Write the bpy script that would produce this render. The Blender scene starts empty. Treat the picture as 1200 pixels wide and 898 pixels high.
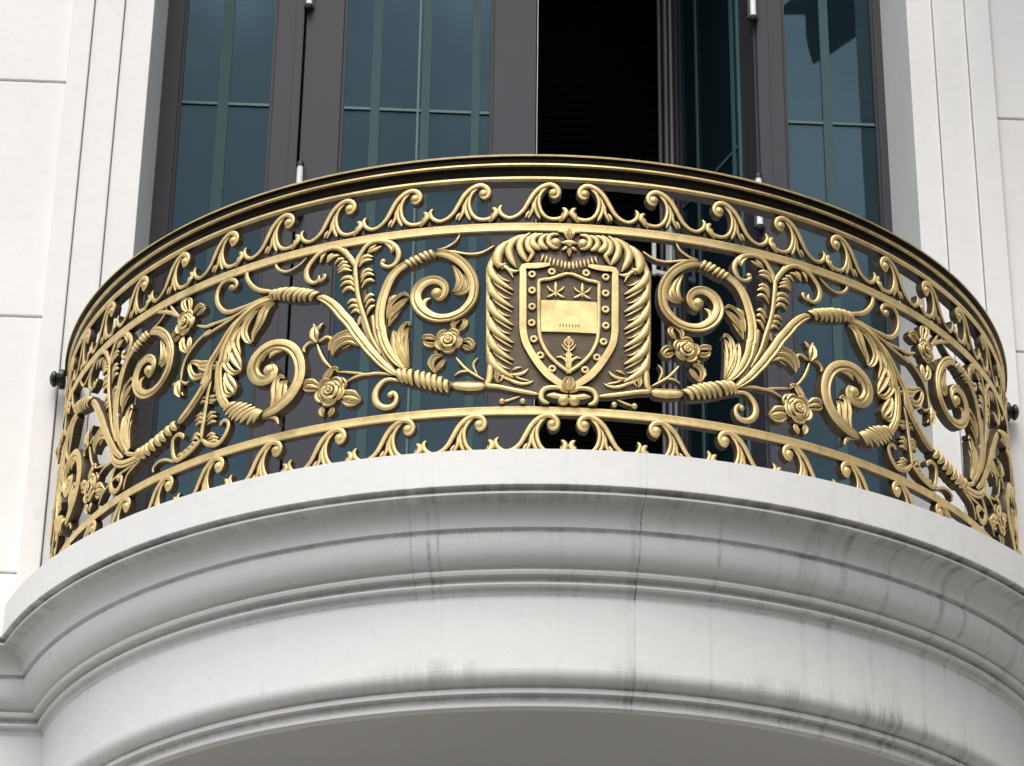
import bpy, math, random
from math import sin, cos, pi, radians, sqrt, atan2
random.seed(7)
S = 1.45                       # metres per drawing unit (radius of the railing)
PC = radians(0.3)              # azimuth of the ornament's mirror axis
C = bpy.context.scene.collection
STROKES = [
('wave','round',[-14.1,427.4,-14.36,420.5,-14.21,409.6,-13.73,401.7,-13.19,399.1,-12.46,404.2,-11.82,415.5,-11.27,433.6,-10.8,449.5,-10.24,461.2,-9.6,468.8,-8.95,471.4,-8.38,466.5,-8.08,456.7,-8.24,446.9,-8.64,443.6,-9.01,448.4],[5.5,7.6,8.4,8.4,8.0,8.0,8.4,9.1,9.4,9.8,10.2,10.5,10.5,9.8,8.7,8.4,7.3],0.3,0.0),
('wave','dome',[-8.67,453.5,-8.61,453.0],[18.1,18.1],0.2,9.1),
('wave','round',[-9.27,466.0,-9.79,458.2,-10.14,445.4,-10.19,430.7,-9.95,414.0,-9.45,402.0,-8.8,397.4,-8.07,398.4,-7.51,403.7,-7.28,412.6,-7.48,420.1,-7.73,422.2],[3.6,6.5,7.2,7.2,7.6,8.0,8.3,9.1,11.8,10.9,7.2,4.5],0,0.0),
('wave','round',[-9.99,458.4,-10.43,445.8,-10.62,432.8,-10.52,417.9,-10.26,406.2,-10.05,399.4],[3.6,5.4,6.5,7.3,7.3,7.3],-1.5,0.0),
('wave','round',[-10.71,441.2,-10.78,429.7,-10.85,418.3,-11.12,407.2,-11.31,400.1],[3.6,7.3,7.3,6.2,5.4],-2,0.0),
('wave','round',[-11.17,415.5,-11.41,409.2,-11.56,401.3],[5.5,6.5,6.2],-1,0.0),
('wave','leaf',[-8.02,391.0,-7.67,399.0,-7.47,407.0,-7.36,411.8],[6.0,10.0,12.1,6.0],0.5,0.0),
('wave','flat',[-7.27,411.8,-7.15,405.2,-7.14,395.4,-7.17,388.9],[9.0,10.8,10.8,16.3],-2.5,0.0),
('stem','broad',[-17.45,84.8,-18.42,99.5,-19.25,114.1,-19.96,129.8,-20.68,145.7,-21.4,164.3,-22.14,183.1,-22.89,204.9,-23.78,224.5,-24.46,241.1,-25.3,257.0,-26.2,269.4,-26.87,274.0],[9.3,13.1,15.9,17.8,18.7,19.6,20.6,20.6,20.6,19.6,17.8,15.0,11.2],1,0.0),
('stem','broad',[-16.75,95.9,-17.5,110.1,-18.2,126.9,-18.71,144.6,-19.08,162.0,-19.33,185.7,-19.42,186.1,-19.52,212.1,-19.42,232.5,-19.19,251.4,-18.82,272.5,-18.31,290.8,-17.59,304.8,-16.66,314.5,-16.29,320.1],[9.2,12.9,15.7,17.5,18.5,19.4,19.4,19.4,19.4,18.5,18.5,17.5,16.6,14.8,12.9],1.5,0.0),
('stem','round',[-17.6,92.7,-18.44,112.2,-19.16,134.2,-19.75,158.6,-20.21,185.4,-20.49,217.1,-20.61,209.9],[7.4,9.3,10.2,9.3,8.3,7.4,4.6],-2,0.0),
('stem','round',[-18.0,91.0,-18.99,116.0,-19.85,141.0,-20.73,171.4,-21.34,198.8,-21.81,220.8,-22.18,201.5,-22.79,221.4],[7.4,11.2,13.0,13.0,11.2,9.3,7.4,3.7],-3,0.0),
('stem','flat',[-17.0,88.9,-18.03,108.8,-19.16,136.8,-20.03,164.5,-20.64,194.3,-20.97,218.4,-21.15,206.2],[14.8,29.7,37.1,37.1,33.4,22.2,11.1],-4,0.0),
('stem','groove',[-16.87,92.4,-17.78,115.8,-18.5,142.8,-18.82,166.5,-18.93,192.4,-19.0,190.2,-18.91,213.1,-18.67,233.2],[7.4,11.1,11.1,10.2,9.2,9.2,7.4,3.7],-1,0.0),
('tendril','round',[-13.61,340.1,-12.81,341.4,-12.29,345.9,-11.77,351.7,-11.45,359.2,-11.17,370.7],[4.7,5.5,5.5,5.5,5.1,4.4],0,0.0),
('volute','broad',[-13.79,328.6,-13.06,328.7,-12.26,324.3,-11.53,316.0,-10.86,306.0,-10.26,292.3,-9.78,276.2,-9.53,259.1,-9.55,241.0,-9.73,225.7,-10.17,213.3,-10.8,202.4,-11.57,195.6,-12.35,192.3,-13.27,192.9,-14.06,198.0,-14.74,206.8,-15.28,218.1,-15.6,230.3,-15.72,242.2,-15.54,254.8,-15.09,265.6,-14.44,272.2,-13.71,273.6,-13.05,268.6,-12.6,258.9,-12.53,247.1,-12.81,237.2,-13.33,233.3,-13.86,238.8],[14.6,17.3,18.2,18.2,18.2,18.2,18.2,18.2,18.2,18.2,18.2,17.3,17.3,17.3,18.2,20.0,21.9,22.8,22.8,21.9,21.9,21.9,20.0,18.2,16.4,14.6,12.8,10.9,9.1,5.5],1,0.0),
('volute','dome',[-13.48,246.0,-13.4,245.3],[23.7,23.7],2,11.0),
('volute','round',[-14.12,236.7,-14.58,232.3,-14.83,225.0,-14.75,214.6,-14.34,204.9,-13.74,200.0],[3.7,9.1,11.9,11.9,9.1,3.7],2.5,0.0),
('volute_leaf','leaf',[-11.91,304.7,-11.5,292.4,-11.16,279.0,-11.01,265.8,-11.25,253.2,-11.84,248.7],[4.0,9.1,14.1,16.2,15.2,6.1],0,0.0),
('volute_leaf','leaf',[-10.7,284.9,-10.43,270.3,-10.22,257.2,-10.53,247.2,-11.11,243.9,-11.64,243.8],[6.1,12.1,15.1,14.1,10.1,4.0],-0.5,0.0),
('volute_leaf','round',[-9.97,272.5,-10.02,259.6,-10.21,249.4],[7.3,10.9,7.3],-1,0.0),
('acanthus','leaf',[-18.76,205.0,-18.59,225.3,-18.28,237.4,-17.62,247.6,-16.95,252.5,-16.43,244.9],[6.1,10.2,10.2,8.2,7.4,5.1],1,0.0),
('acanthus','leaf',[-18.61,199.5,-18.23,214.1,-17.58,226.8,-17.06,234.7,-16.47,243.7],[6.1,14.3,15.4,12.3,5.1],0,0.0),
('acanthus','leaf',[-18.59,189.2,-18.28,202.6,-17.82,213.1,-17.3,222.3],[6.2,14.4,12.3,4.1],-0.6,0.0),
('acanthus','broad',[-18.68,235.8,-18.43,245.6,-17.97,253.6],[9.2,12.9,7.4],-1,0.0),
('acanthus','leaf',[-16.34,96.4,-16.97,114.1,-17.47,135.4,-17.78,159.0,-18.02,178.7],[10.2,20.5,22.5,18.4,8.2],-0.5,0.0),
('acanthus','leaf',[-16.48,103.0,-17.06,126.9,-17.3,150.3,-17.21,173.1,-16.9,186.5,-16.44,190.7,-16.26,183.4],[8.2,14.3,16.3,12.3,8.2,6.5,5.1],0.8,0.0),
('acanthus','leaf',[-16.35,100.2,-16.78,121.3,-16.91,141.8,-16.79,162.0,-16.42,181.7],[8.2,16.3,18.4,14.3,5.1],0.2,0.0),
('acanthus','leaf',[-16.3,98.8,-16.58,118.3,-16.67,136.3,-16.61,151.4,-16.32,159.7],[8.2,12.3,13.3,10.2,5.1],-0.4,0.0),
('acanthus','leaf',[-21.61,162.3,-22.7,184.8,-23.69,185.3,-24.52,179.0,-24.99,169.0,-25.15,156.7],[10.4,12.5,12.5,12.5,10.4,5.2],0.6,0.0),
('acanthus','leaf',[-21.6,157.2,-22.67,170.6,-23.51,170.6,-24.2,165.1,-24.67,155.1,-24.75,146.4],[10.4,16.7,19.8,18.8,12.5,5.2],-0.2,0.0),
('acanthus','leaf',[-22.66,165.4,-23.28,162.2,-23.69,157.1],[10.4,12.5,5.2],-0.8,0.0),
('palmette','round',[-19.29,132.0,-20.46,170.7,-21.08,203.2,-21.08,203.4,-21.51,225.3,-21.86,244.5,-22.15,266.2,-22.34,287.7,-22.51,311.8,-22.55,330.4],[5.6,7.5,8.4,8.6,8.6,8.6,9.0,9.3,9.3,9.3],1.5,0.0),
('palmette','round',[-22.49,322.3,-22.92,338.2,-23.38,350.3,-24.13,364.8,-24.72,371.7,-25.46,374.4,-26.26,372.1,-26.99,367.5,-27.62,356.8,-28.12,345.5,-28.34,333.1,-28.19,319.3,-27.71,309.4,-27.11,307.0,-26.76,313.6,-26.86,321.9],[9.5,10.4,10.4,9.5,9.5,9.5,9.5,9.5,9.5,10.4,11.4,11.4,9.5,8.7,7.6,4.6],0.6,0.0),
('palmette','round',[-27.12,308.4,-26.53,308.8,-26.17,314.0,-26.12,319.6,-26.42,321.5],[5.7,8.4,8.4,6.8,4.2],0.3,0.0),
('palmette','round',[-22.49,322.3,-22.36,340.4,-21.96,352.3,-21.57,363.0,-21.02,370.1,-20.33,372.6,-19.49,370.3,-18.65,363.5,-18.01,351.8,-17.72,337.9,-17.87,325.1,-18.29,315.7,-18.9,313.8,-19.46,318.7,-19.68,325.9],[9.3,9.3,9.3,9.3,9.3,9.3,10.2,11.1,11.1,11.1,10.0,8.9,8.2,8.2,8.5],0.6,0.0),
('palmette','dome',[-19.48,327.9,-19.41,327.2],[11.1,11.1],0.5,5.5),
('palmette','round',[-22.61,325.3,-23.07,342.7,-23.61,359.1,-24.0,372.4],[7.5,8.3,7.5,3.8],0,0.0),
('palmette','round',[-22.39,324.6,-22.22,342.6,-21.84,358.6,-21.65,368.6],[7.5,7.8,6.7,3.7],0,0.0),
('palmette','leaf',[-19.34,365.9,-18.71,358.9,-18.42,350.2,-18.54,342.6],[8.2,12.3,12.3,6.2],1,0.0),
('palmette','round',[-26.91,368.6,-27.31,362.2,-27.64,351.0],[5.0,9.5,4.6],-0.5,0.0),
('palmette','round',[-26.1,368.1,-26.53,361.7,-26.78,348.6],[4.9,9.5,4.6],-0.5,0.0),
('palmette','round',[-25.29,363.7,-25.71,358.6,-25.97,346.3],[4.9,9.5,4.5],-0.5,0.0),
('palmette','round',[-24.54,357.0,-25.27,357.0,-25.9,346.8],[4.9,9.5,4.5],-0.5,0.0),
('palmette','round',[-23.94,346.9,-24.52,348.2,-25.05,339.5],[4.9,9.4,4.5],-0.5,0.0),
('palmette','round',[-23.49,337.4,-24.07,340.2,-24.7,332.4],[4.9,9.4,4.5],-0.5,0.0),
('palmette','round',[-23.18,327.2,-23.91,332.3,-24.72,325.1],[4.9,9.4,4.5],-0.5,0.0),
('palmette','round',[-23.02,318.7,-23.89,324.8,-24.66,319.1],[4.9,9.4,4.5],-0.5,0.0),
('palmette','round',[-22.56,292.3,-23.13,304.6,-23.84,306.2,-24.33,301.6],[4.5,8.6,8.6,4.1],-0.5,0.0),
('palmette','round',[-22.48,281.6,-23.1,294.0,-23.81,295.1,-24.3,288.3],[4.5,8.6,8.6,4.1],-0.5,0.0),
('palmette','round',[-22.41,270.9,-23.07,282.7,-23.64,281.4,-23.98,274.1],[4.5,8.6,8.6,4.1],-0.5,0.0),
('palmette','round',[-22.0,244.9,-22.51,253.8,-23.01,254.5,-23.39,248.7],[4.5,8.6,8.6,4.1],-0.5,0.0),
('palmette','round',[-21.87,234.1,-22.35,242.1,-22.84,242.8,-23.22,238.3],[4.5,8.6,8.6,4.1],-0.5,0.0),
('palmette','round',[-21.7,222.0,-22.11,231.0,-22.53,232.3,-22.91,227.0],[4.5,8.6,8.6,4.1],-0.5,0.0),
('palmette','round',[-20.32,366.5,-20.86,359.6,-21.33,350.4],[4.8,9.3,4.5],-0.5,0.0),
('palmette','round',[-19.75,361.7,-20.43,355.7,-21.12,351.1],[4.8,9.3,4.5],-0.5,0.0),
('palmette','round',[-22.2,334.1,-21.8,342.6,-21.25,344.9,-20.65,341.0],[4.5,8.6,8.6,4.1],-0.5,0.0),
('palmette','round',[-22.15,323.9,-21.85,333.0,-21.3,335.8,-20.7,335.3],[4.5,8.6,8.6,4.1],-0.5,0.0),
('palmette','round',[-21.96,299.6,-21.59,311.6,-21.11,314.9,-20.59,311.3],[4.5,8.6,8.6,4.1],-0.5,0.0),
('palmette','round',[-21.9,290.3,-21.51,303.5,-20.95,305.8,-20.43,300.9],[4.5,8.6,8.6,4.1],-0.5,0.0),
('palmette','round',[-21.77,278.1,-21.41,290.1,-20.85,292.4,-20.4,288.5],[4.5,8.6,8.6,4.1],-0.5,0.0),
('palmette','round',[-21.45,245.9,-21.12,256.6,-20.72,260.7,-20.34,257.8],[4.5,8.6,8.6,4.1],-0.5,0.0),
('palmette','round',[-21.28,235.0,-20.96,245.8,-20.6,249.2,-20.26,246.4],[4.5,8.6,8.6,4.1],-0.5,0.0),
('palmette','round',[-21.08,218.9,-20.86,229.9,-20.53,235.5,-20.18,236.6],[4.5,8.6,8.6,4.1],-0.5,0.0),
('palmette','flat',[-23.41,335.9,-24.11,356.8,-25.3,367.7,-26.6,362.0,-27.24,352.6],[9.5,20.8,22.7,17.0,5.7],-3.5,0.0),
('palmette','flat',[-21.53,220.2,-22.07,245.1,-22.57,277.9,-22.84,305.0,-23.04,326.7],[9.4,16.8,16.8,16.8,15.0],-3.5,0.0),
('palmette','flat',[-21.11,219.0,-21.44,243.3,-21.79,275.6,-22.02,302.4,-22.04,323.5,-21.66,343.5],[7.5,13.1,13.1,13.1,13.1,9.3],-3.5,0.0),
('rose_stem','round',[-17.72,86.6,-18.67,91.2,-19.75,95.1,-20.57,95.1,-21.39,95.6,-22.21,92.8,-23.16,85.5],[5.6,5.9,6.3,6.3,5.9,5.6,4.8],0,0.0),
('rose_stem','round',[-21.12,97.4,-22.23,102.2,-23.21,106.6,-24.13,110.0],[5.6,5.6,5.2,4.5],0,0.0),
('rose_stem','round',[-24.72,118.2,-25.39,130.7,-25.93,145.3,-26.34,160.8,-26.64,176.1],[5.7,6.4,6.4,6.1,5.3],0,0.0),
('bud','leaf',[-26.6,178.5,-26.86,191.1,-26.97,204.4,-26.95,214.7],[10.6,21.1,16.9,8.5],1,0.0),
('bud','round',[-26.98,207.0,-27.07,213.8,-27.21,220.9],[7.6,6.5,4.6],0,0.0),
('bud','round',[-26.67,203.3,-26.47,210.3,-26.27,216.1,-26.03,217.0],[7.6,7.6,5.7,3.8],0,0.0),
('bud','round',[-26.69,208.5,-26.56,214.5],[5.7,4.6],0,0.0),
('bud','round',[-26.66,181.3,-27.13,183.0,-27.64,181.6,-28.02,177.3,-28.24,170.4,-28.07,164.1],[7.6,8.0,7.6,7.6,7.6,7.6],0,0.0),
('bud','round',[-26.51,180.7,-26.08,183.1,-25.69,186.8,-25.25,185.3,-25.02,179.4,-25.15,173.4],[7.6,7.6,6.8,6.4,6.1,4.5],0,0.0),
('rose','rosette',[-24.81,70.3,-23.67,66.8],[64.0,64.0],1,29.6),
('rose','leaf',[-25.98,83.1,-26.87,94.3,-27.61,96.4,-28.06,91.7],[12.7,19.0,19.0,8.5],-0.5,0.0),
('rose','leaf',[-26.04,80.7,-26.84,83.5,-27.58,86.1,-28.06,91.7],[10.6,12.7,12.7,8.5],-0.8,0.0),
('rose','leaf',[-23.65,57.9,-22.96,58.4,-22.12,54.7,-21.34,45.1],[12.5,20.8,20.8,6.2],-0.5,0.0),
('rose','leaf',[-23.49,49.9,-22.78,41.5,-22.08,39.6,-21.34,45.1],[10.4,14.6,12.5,6.2],-0.8,0.0),
('rose','leaf',[-25.51,42.4,-25.68,35.4,-25.66,29.1,-25.53,23.1],[12.6,14.7,12.6,5.3],-0.5,0.0),
('rose','leaf',[-24.51,39.2,-24.49,31.6,-24.69,26.0,-24.85,20.9],[10.5,12.6,12.6,5.2],-0.5,0.0),
('rose','leaf',[-25.64,89.5,-25.31,101.1,-24.92,112.5,-24.65,118.0,-24.22,116.6,-24.13,110.0],[10.5,16.8,14.7,10.5,8.4,6.3],-0.5,0.0),
('rose','leaf',[-24.17,97.4,-23.59,90.6,-23.22,81.8,-23.27,71.9],[8.3,12.5,12.5,8.3],-0.5,0.0),
('curl','round',[-17.23,73.0,-17.84,77.5,-18.38,79.2,-18.91,76.7,-19.36,69.0,-19.7,58.5,-19.79,46.1,-19.56,33.1,-19.0,24.3,-18.33,21.5,-17.74,25.3,-17.47,34.7,-17.51,44.7,-17.86,51.0,-18.25,50.1],[5.5,6.7,7.4,9.2,11.1,12.0,12.9,12.9,12.2,11.8,11.1,9.2,8.5,8.5,9.2],0,0.0),
('curl','dome',[-18.16,47.4,-18.1,47.3],[11.1,11.1],0.5,5.8),
('binding','bind',[-26.73,273.5,-27.71,279.9,-28.93,286.6,-30.17,294.0,-31.43,300.1,-32.46,303.8],[17.3,25.0,28.9,28.9,23.1,15.4],0.5,9),
('binding','bind',[-37.36,93.1,-36.56,82.8,-35.53,71.0,-34.76,61.6,-34.02,54.4,-32.98,50.4],[21.8,35.7,41.6,39.6,33.7,17.8],0.6,8),
('binding','bind',[-16.67,313.2,-16.11,317.2,-15.45,321.1,-14.66,327.5,-13.73,331.1],[18.3,22.0,22.0,22.0,18.3],-0.3,6),
('binding','bind',[-44.63,95.2,-46.06,85.4,-47.24,78.1,-48.47,72.5,-49.74,67.4,-51.22,68.8],[19.4,25.9,28.0,29.1,29.1,21.6],0,8),
('tendril','round',[-32.41,311.5,-33.22,315.9,-33.88,319.6,-34.64,326.9,-35.35,338.5,-35.9,352.1,-36.12,364.0,-35.98,372.7,-35.65,374.2],[6.7,8.7,9.9,9.9,9.9,9.9,9.1,7.9,5.1],0,0.0),
('tendril','round',[-33.82,304.2,-34.95,299.2,-35.93,297.0,-36.94,296.2,-37.97,295.6,-38.96,301.8,-39.73,315.5,-40.16,331.4,-40.23,346.6,-39.93,359.6,-39.34,368.4,-38.55,369.2,-37.83,363.8,-37.44,353.6,-37.66,345.5,-38.27,346.2],[6.0,7.2,8.1,9.3,10.1,10.1,10.1,10.1,9.7,9.3,8.9,8.5,8.5,8.5,8.9,9.3],0,0.0),
('tendril','dome',[-38.16,349.1,-38.09,348.7],[12.1,12.1],0.5,6.7),
('tendril','round',[-28.42,367.4,-29.14,355.9,-29.89,349.8,-30.65,346.5,-31.36,349.7,-31.93,357.2,-32.28,366.1,-32.14,372.1,-31.83,373.3],[4.6,5.0,5.4,5.8,6.2,6.6,6.6,6.6,5.8],0,0.0),
('tendril','round',[-33.02,304.3,-34.29,298.6,-35.91,290.8,-37.74,283.2,-39.67,283.2,-41.87,285.7],[6.0,7.2,7.2,7.2,6.8,6.0],0,0.0),
('tendril','round',[-41.49,284.3,-40.08,282.9,-41.0,282.5,-41.87,285.8,-42.96,295.2],[6.2,6.2,6.2,6.2,5.8],0,0.0),
('tendril','round',[-37.56,280.9,-39.62,272.3,-41.77,264.6,-40.8,273.5,-41.78,267.9,-42.62,260.5,-43.38,251.5,-43.98,241.6,-44.5,230.1,-44.83,215.3,-44.96,201.6,-44.95,188.0],[5.8,7.0,7.5,7.5,7.5,7.5,7.5,7.0,7.0,6.2,6.2,5.4],0,0.0),
('bud','leaf',[-45.05,189.2,-45.19,178.2,-45.11,164.6,-44.85,152.5],[9.4,18.8,18.8,7.0],0.8,0.0),
('bud','round',[-45.15,188.5,-45.84,187.4,-46.36,189.3],[7.2,7.2,5.1],0,0.0),
('bud','round',[-44.94,187.3,-44.2,177.6,-43.63,179.5],[7.1,7.1,5.0],0,0.0),
('bud','round',[-44.92,166.1,-44.46,154.2],[7.2,5.0],0,0.0),
('rose','rosette',[-44.77,310.9,-43.13,306.3],[58.6,58.6],1,26.2),
('rose','leaf',[-44.73,334.6,-45.27,349.5,-45.39,361.8,-45.01,369.6],[9.4,14.1,14.1,7.0],-0.5,0.0),
('rose','leaf',[-44.3,331.9,-44.23,345.2,-44.35,357.4,-44.92,369.0],[9.3,11.7,11.7,7.0],-0.7,0.0),
('rose','leaf',[-43.6,325.3,-43.15,332.7,-42.68,336.7,-41.93,329.9],[11.5,13.8,11.5,6.9],-0.5,0.0),
('rose','leaf',[-43.24,318.5,-42.61,321.5,-42.14,324.3,-41.93,329.2],[9.2,11.5,11.5,6.9],-0.7,0.0),
('rose','leaf',[-45.91,301.1,-46.51,300.4,-47.09,293.9,-47.51,288.6],[11.9,14.2,14.2,7.1],-0.5,0.0),
('rose','leaf',[-45.6,292.3,-46.08,286.3,-46.6,284.5,-47.41,288.0],[9.5,11.8,11.8,7.1],-0.7,0.0),
('rose','leaf',[-44.96,283.7,-45.14,271.3,-44.89,256.2,-44.33,244.8],[11.7,16.4,16.4,7.0],-0.5,0.0),
('rose','leaf',[-44.0,275.5,-43.93,263.8,-43.96,252.7,-44.29,244.6],[11.6,14.0,14.0,7.0],-0.7,0.0),
('rose_stem','round',[-45.81,330.1,-46.76,343.2,-47.91,355.4,-49.08,364.5,-50.27,371.7],[7.3,8.6,8.6,7.8,5.6],0,0.0),
('rose_stem','round',[-46.0,332.5,-46.88,348.6,-47.4,361.2,-47.82,370.5],[7.3,7.3,6.4,4.7],0,0.0),
('acanthus','broad',[-32.11,293.4,-33.3,292.4,-34.42,288.6,-35.45,280.5,-36.33,270.5,-37.09,258.6,-37.66,243.1,-38.19,227.5,-38.56,211.0,-38.74,193.6,-38.98,189.5,-39.08,171.7,-38.99,153.0,-38.82,134.0,-38.49,116.7,-37.9,99.6,-37.16,85.7],[10.0,14.0,16.0,16.0,17.0,17.0,17.0,17.0,17.0,17.0,17.0,17.0,18.0,18.0,18.0,18.0,14.0],0.4,0.0),
('stem','broad',[-34.89,284.3,-36.19,276.3,-37.32,265.1,-38.28,246.3,-38.98,227.7,-39.7,210.6,-40.34,195.7,-40.68,172.5,-41.23,154.7,-40.27,173.6,-40.82,157.0,-41.56,140.3,-42.37,125.2,-43.27,110.8,-44.08,101.1,-44.73,95.8],[6.1,8.2,10.2,12.3,14.3,16.3,17.4,18.4,18.4,18.4,18.4,18.4,18.4,18.4,17.4,14.3],1,0.0),
('acanthus','round',[-35.99,268.7,-36.93,252.4,-37.62,235.0,-38.15,216.7,-38.57,195.4,-39.35,173.1,-39.61,153.7,-39.89,137.0],[6.0,10.1,12.1,12.1,12.1,10.1,8.1,6.0],-2,0.0),
('acanthus','leaf',[-32.16,285.8,-32.93,280.1,-33.38,270.4,-33.65,257.2,-34.09,243.5,-34.6,230.2,-34.79,215.4],[8.7,17.5,21.8,21.8,17.5,13.1,5.5],-0.4,0.0),
('acanthus','leaf',[-34.07,282.9,-34.85,273.5,-35.46,260.7,-35.82,246.7,-35.76,232.0,-35.29,217.9,-34.86,213.2],[8.8,15.4,17.6,17.6,15.4,11.0,6.6],0.4,0.0),
('acanthus','leaf',[-33.71,252.2,-34.09,243.5],[10.9,6.6],-1,0.0),
('acanthus','leaf',[-36.12,258.8,-36.65,245.7,-36.98,231.6,-36.91,215.5,-36.55,200.6,-36.34,189.1],[8.9,17.7,22.2,20.0,13.3,6.7],-0.5,0.0),
('acanthus','leaf',[-37.58,224.0,-37.34,207.0,-36.84,190.1,-36.37,176.0,-36.06,161.5],[13.3,22.2,22.2,17.8,6.7],-0.2,0.0),
('acanthus','leaf',[-36.91,247.1,-37.51,229.1,-37.86,209.9,-38.03,189.9,-38.18,185.3,-37.69,171.0,-36.88,158.3,-36.05,160.2],[8.9,15.6,17.8,17.8,15.6,13.4,12.0,6.7],0.6,0.0),
('acanthus','leaf',[-38.11,169.3,-37.88,155.1,-37.3,139.2,-36.74,124.7,-36.86,113.7],[8.9,17.8,22.3,17.8,6.7],-0.2,0.0),
('acanthus','leaf',[-38.49,155.6,-38.33,139.2,-37.99,122.0,-37.37,115.0,-36.79,117.3],[8.9,13.4,13.4,12.1,6.7],0.6,0.0),
('acanthus','leaf',[-39.2,189.8,-39.98,196.3,-41.22,200.9,-42.19,207.6,-43.04,217.0,-43.68,215.1,-43.52,200.8,-42.79,182.5,-41.75,179.2,-40.74,178.8],[6.9,13.8,16.0,13.8,9.2,9.2,11.5,13.8,13.8,6.9],-0.6,0.0),
('acanthus','leaf',[-39.63,185.5,-40.86,190.1,-41.83,197.7,-42.34,205.1],[11.4,16.0,11.4,5.7],0.4,0.0),
('volute','broad',[-32.98,52.4,-32.13,53.9,-31.3,56.8,-30.41,64.6,-29.62,74.2,-29.06,86.0,-28.59,100.7,-28.37,116.5,-28.39,134.5,-28.67,152.2,-29.17,168.4,-29.88,180.8,-30.75,188.5,-31.68,191.8,-32.54,189.6,-33.3,182.1,-33.85,171.7,-34.17,159.0,-34.17,146.0,-33.75,132.5,-33.09,123.9,-32.3,122.2,-31.7,127.3,-31.53,138.2,-31.85,148.5,-32.49,153.9],[11.7,17.5,21.4,24.3,24.3,23.3,23.3,23.3,23.3,23.3,23.3,23.3,23.3,23.3,25.2,27.2,29.1,29.1,27.2,25.2,23.3,20.4,17.5,15.5,12.6,7.8],1,0.0),
('volute','dome',[-32.29,142.7,-32.2,142.3],[25.4,25.4],2,11.9),
('volute','round',[-30.73,183.8,-31.66,185.2,-32.43,182.1,-32.96,175.4,-33.16,164.7],[3.9,7.8,10.5,11.7,6.8],3,0.0),
('volute','round',[-30.71,175.9,-31.48,177.2,-32.01,173.8,-32.3,167.3],[3.9,9.7,11.7,5.8],2.4,0.0),
('volute_leaf','leaf',[-31.77,60.0,-31.37,78.7,-31.34,98.9,-31.27,116.6,-30.84,125.0,-30.37,119.2],[8.6,15.1,19.4,15.1,9.9,6.5],0.4,0.0),
('volute_leaf','leaf',[-31.08,59.7,-30.53,77.8,-30.44,95.3,-30.33,107.6,-29.89,112.2],[12.9,21.5,23.6,17.2,6.4],0,0.0),
('tendril','round',[-32.89,48.2,-32.27,48.9,-31.65,46.3,-31.08,38.2,-30.82,27.1],[5.8,8.6,8.9,8.6,7.0],0,0.0),
('palmette','round',[-40.1,175.3,-40.34,150.5,-40.53,133.3,-40.62,115.7,-40.76,95.8,-40.85,78.2,-40.99,60.9,-40.99,43.0],[5.3,7.0,7.8,8.2,8.6,9.0,9.4,10.2],1,0.0),
('palmette','round',[-40.99,43.0,-40.3,30.6,-39.39,22.1,-38.52,21.6,-37.88,29.9,-37.43,43.0,-37.28,55.0,-37.52,63.8,-37.95,66.5,-38.33,62.7,-38.39,57.9],[9.3,10.1,10.1,10.1,9.3,8.9,8.5,8.1,7.7,8.1,8.9],0.4,0.0),
('palmette','round',[-40.99,43.0,-41.59,37.3,-42.11,31.1,-42.82,24.6,-43.74,20.7,-44.59,18.5,-45.17,28.7,-45.46,44.5,-45.55,60.5,-45.27,70.5,-44.6,73.1,-43.88,64.4,-43.94,59.1],[9.6,10.5,10.5,10.5,10.5,10.5,9.6,9.2,9.2,9.2,9.2,8.8,7.5],0.4,0.0),
('palmette','round',[-40.61,131.2,-39.87,125.9,-39.31,127.4],[4.5,8.6,4.5],-0.5,0.0),
('palmette','round',[-40.61,124.7,-39.82,116.7,-39.22,119.2],[4.5,8.6,4.5],-0.5,0.0),
('palmette','round',[-40.63,118.4,-39.8,111.3],[5.3,4.9],-0.5,0.0),
('palmette','round',[-40.57,85.7,-39.98,92.9,-39.26,90.0],[4.5,8.6,4.5],-0.5,0.0),
('palmette','round',[-40.53,77.8,-39.85,84.5,-39.1,80.7],[4.5,8.6,4.5],-0.5,0.0),
('palmette','round',[-40.46,71.0,-39.8,74.0,-39.12,70.5],[4.5,8.6,4.5],-0.5,0.0),
('palmette','round',[-40.38,46.3,-39.77,48.2,-39.11,44.1],[4.5,8.5,4.5],-0.5,0.0),
('palmette','round',[-40.17,38.8,-39.47,40.3,-38.66,33.7],[4.5,8.5,4.5],-0.5,0.0),
('palmette','round',[-40.23,34.0,-39.26,31.6,-38.55,26.8],[4.5,8.5,4.5],-0.5,0.0),
('palmette','round',[-40.78,129.5,-41.52,132.2,-41.72,128.1],[4.5,8.6,4.5],-0.5,0.0),
('palmette','round',[-40.81,120.6,-41.48,124.2,-41.73,120.4],[4.5,8.6,4.5],-0.5,0.0),
('palmette','round',[-40.87,92.5,-41.53,98.6,-42.17,96.9],[4.5,8.6,4.5],-0.5,0.0),
('palmette','round',[-40.89,84.8,-41.59,91.2,-42.25,88.4],[4.5,8.6,4.5],-0.5,0.0),
('palmette','round',[-40.96,77.5,-41.64,82.4,-42.13,77.9],[4.5,8.6,4.5],-0.5,0.0),
('palmette','round',[-41.3,52.4,-41.88,59.3,-42.43,58.4],[4.5,8.7,4.5],-0.5,0.0),
('palmette','round',[-41.54,46.0,-42.13,52.9,-42.61,49.6],[4.5,8.7,4.5],-0.5,0.0),
('palmette','round',[-41.78,38.3,-42.35,42.6,-42.8,38.6],[4.6,8.7,4.6],-0.5,0.0),
('palmette','round',[-42.31,33.4,-42.88,36.5,-43.38,32.8],[4.6,8.7,4.6],-0.5,0.0),
('palmette','round',[-42.83,27.3,-43.51,32.3,-43.98,29.7],[4.6,8.8,4.6],-0.5,0.0),
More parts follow.
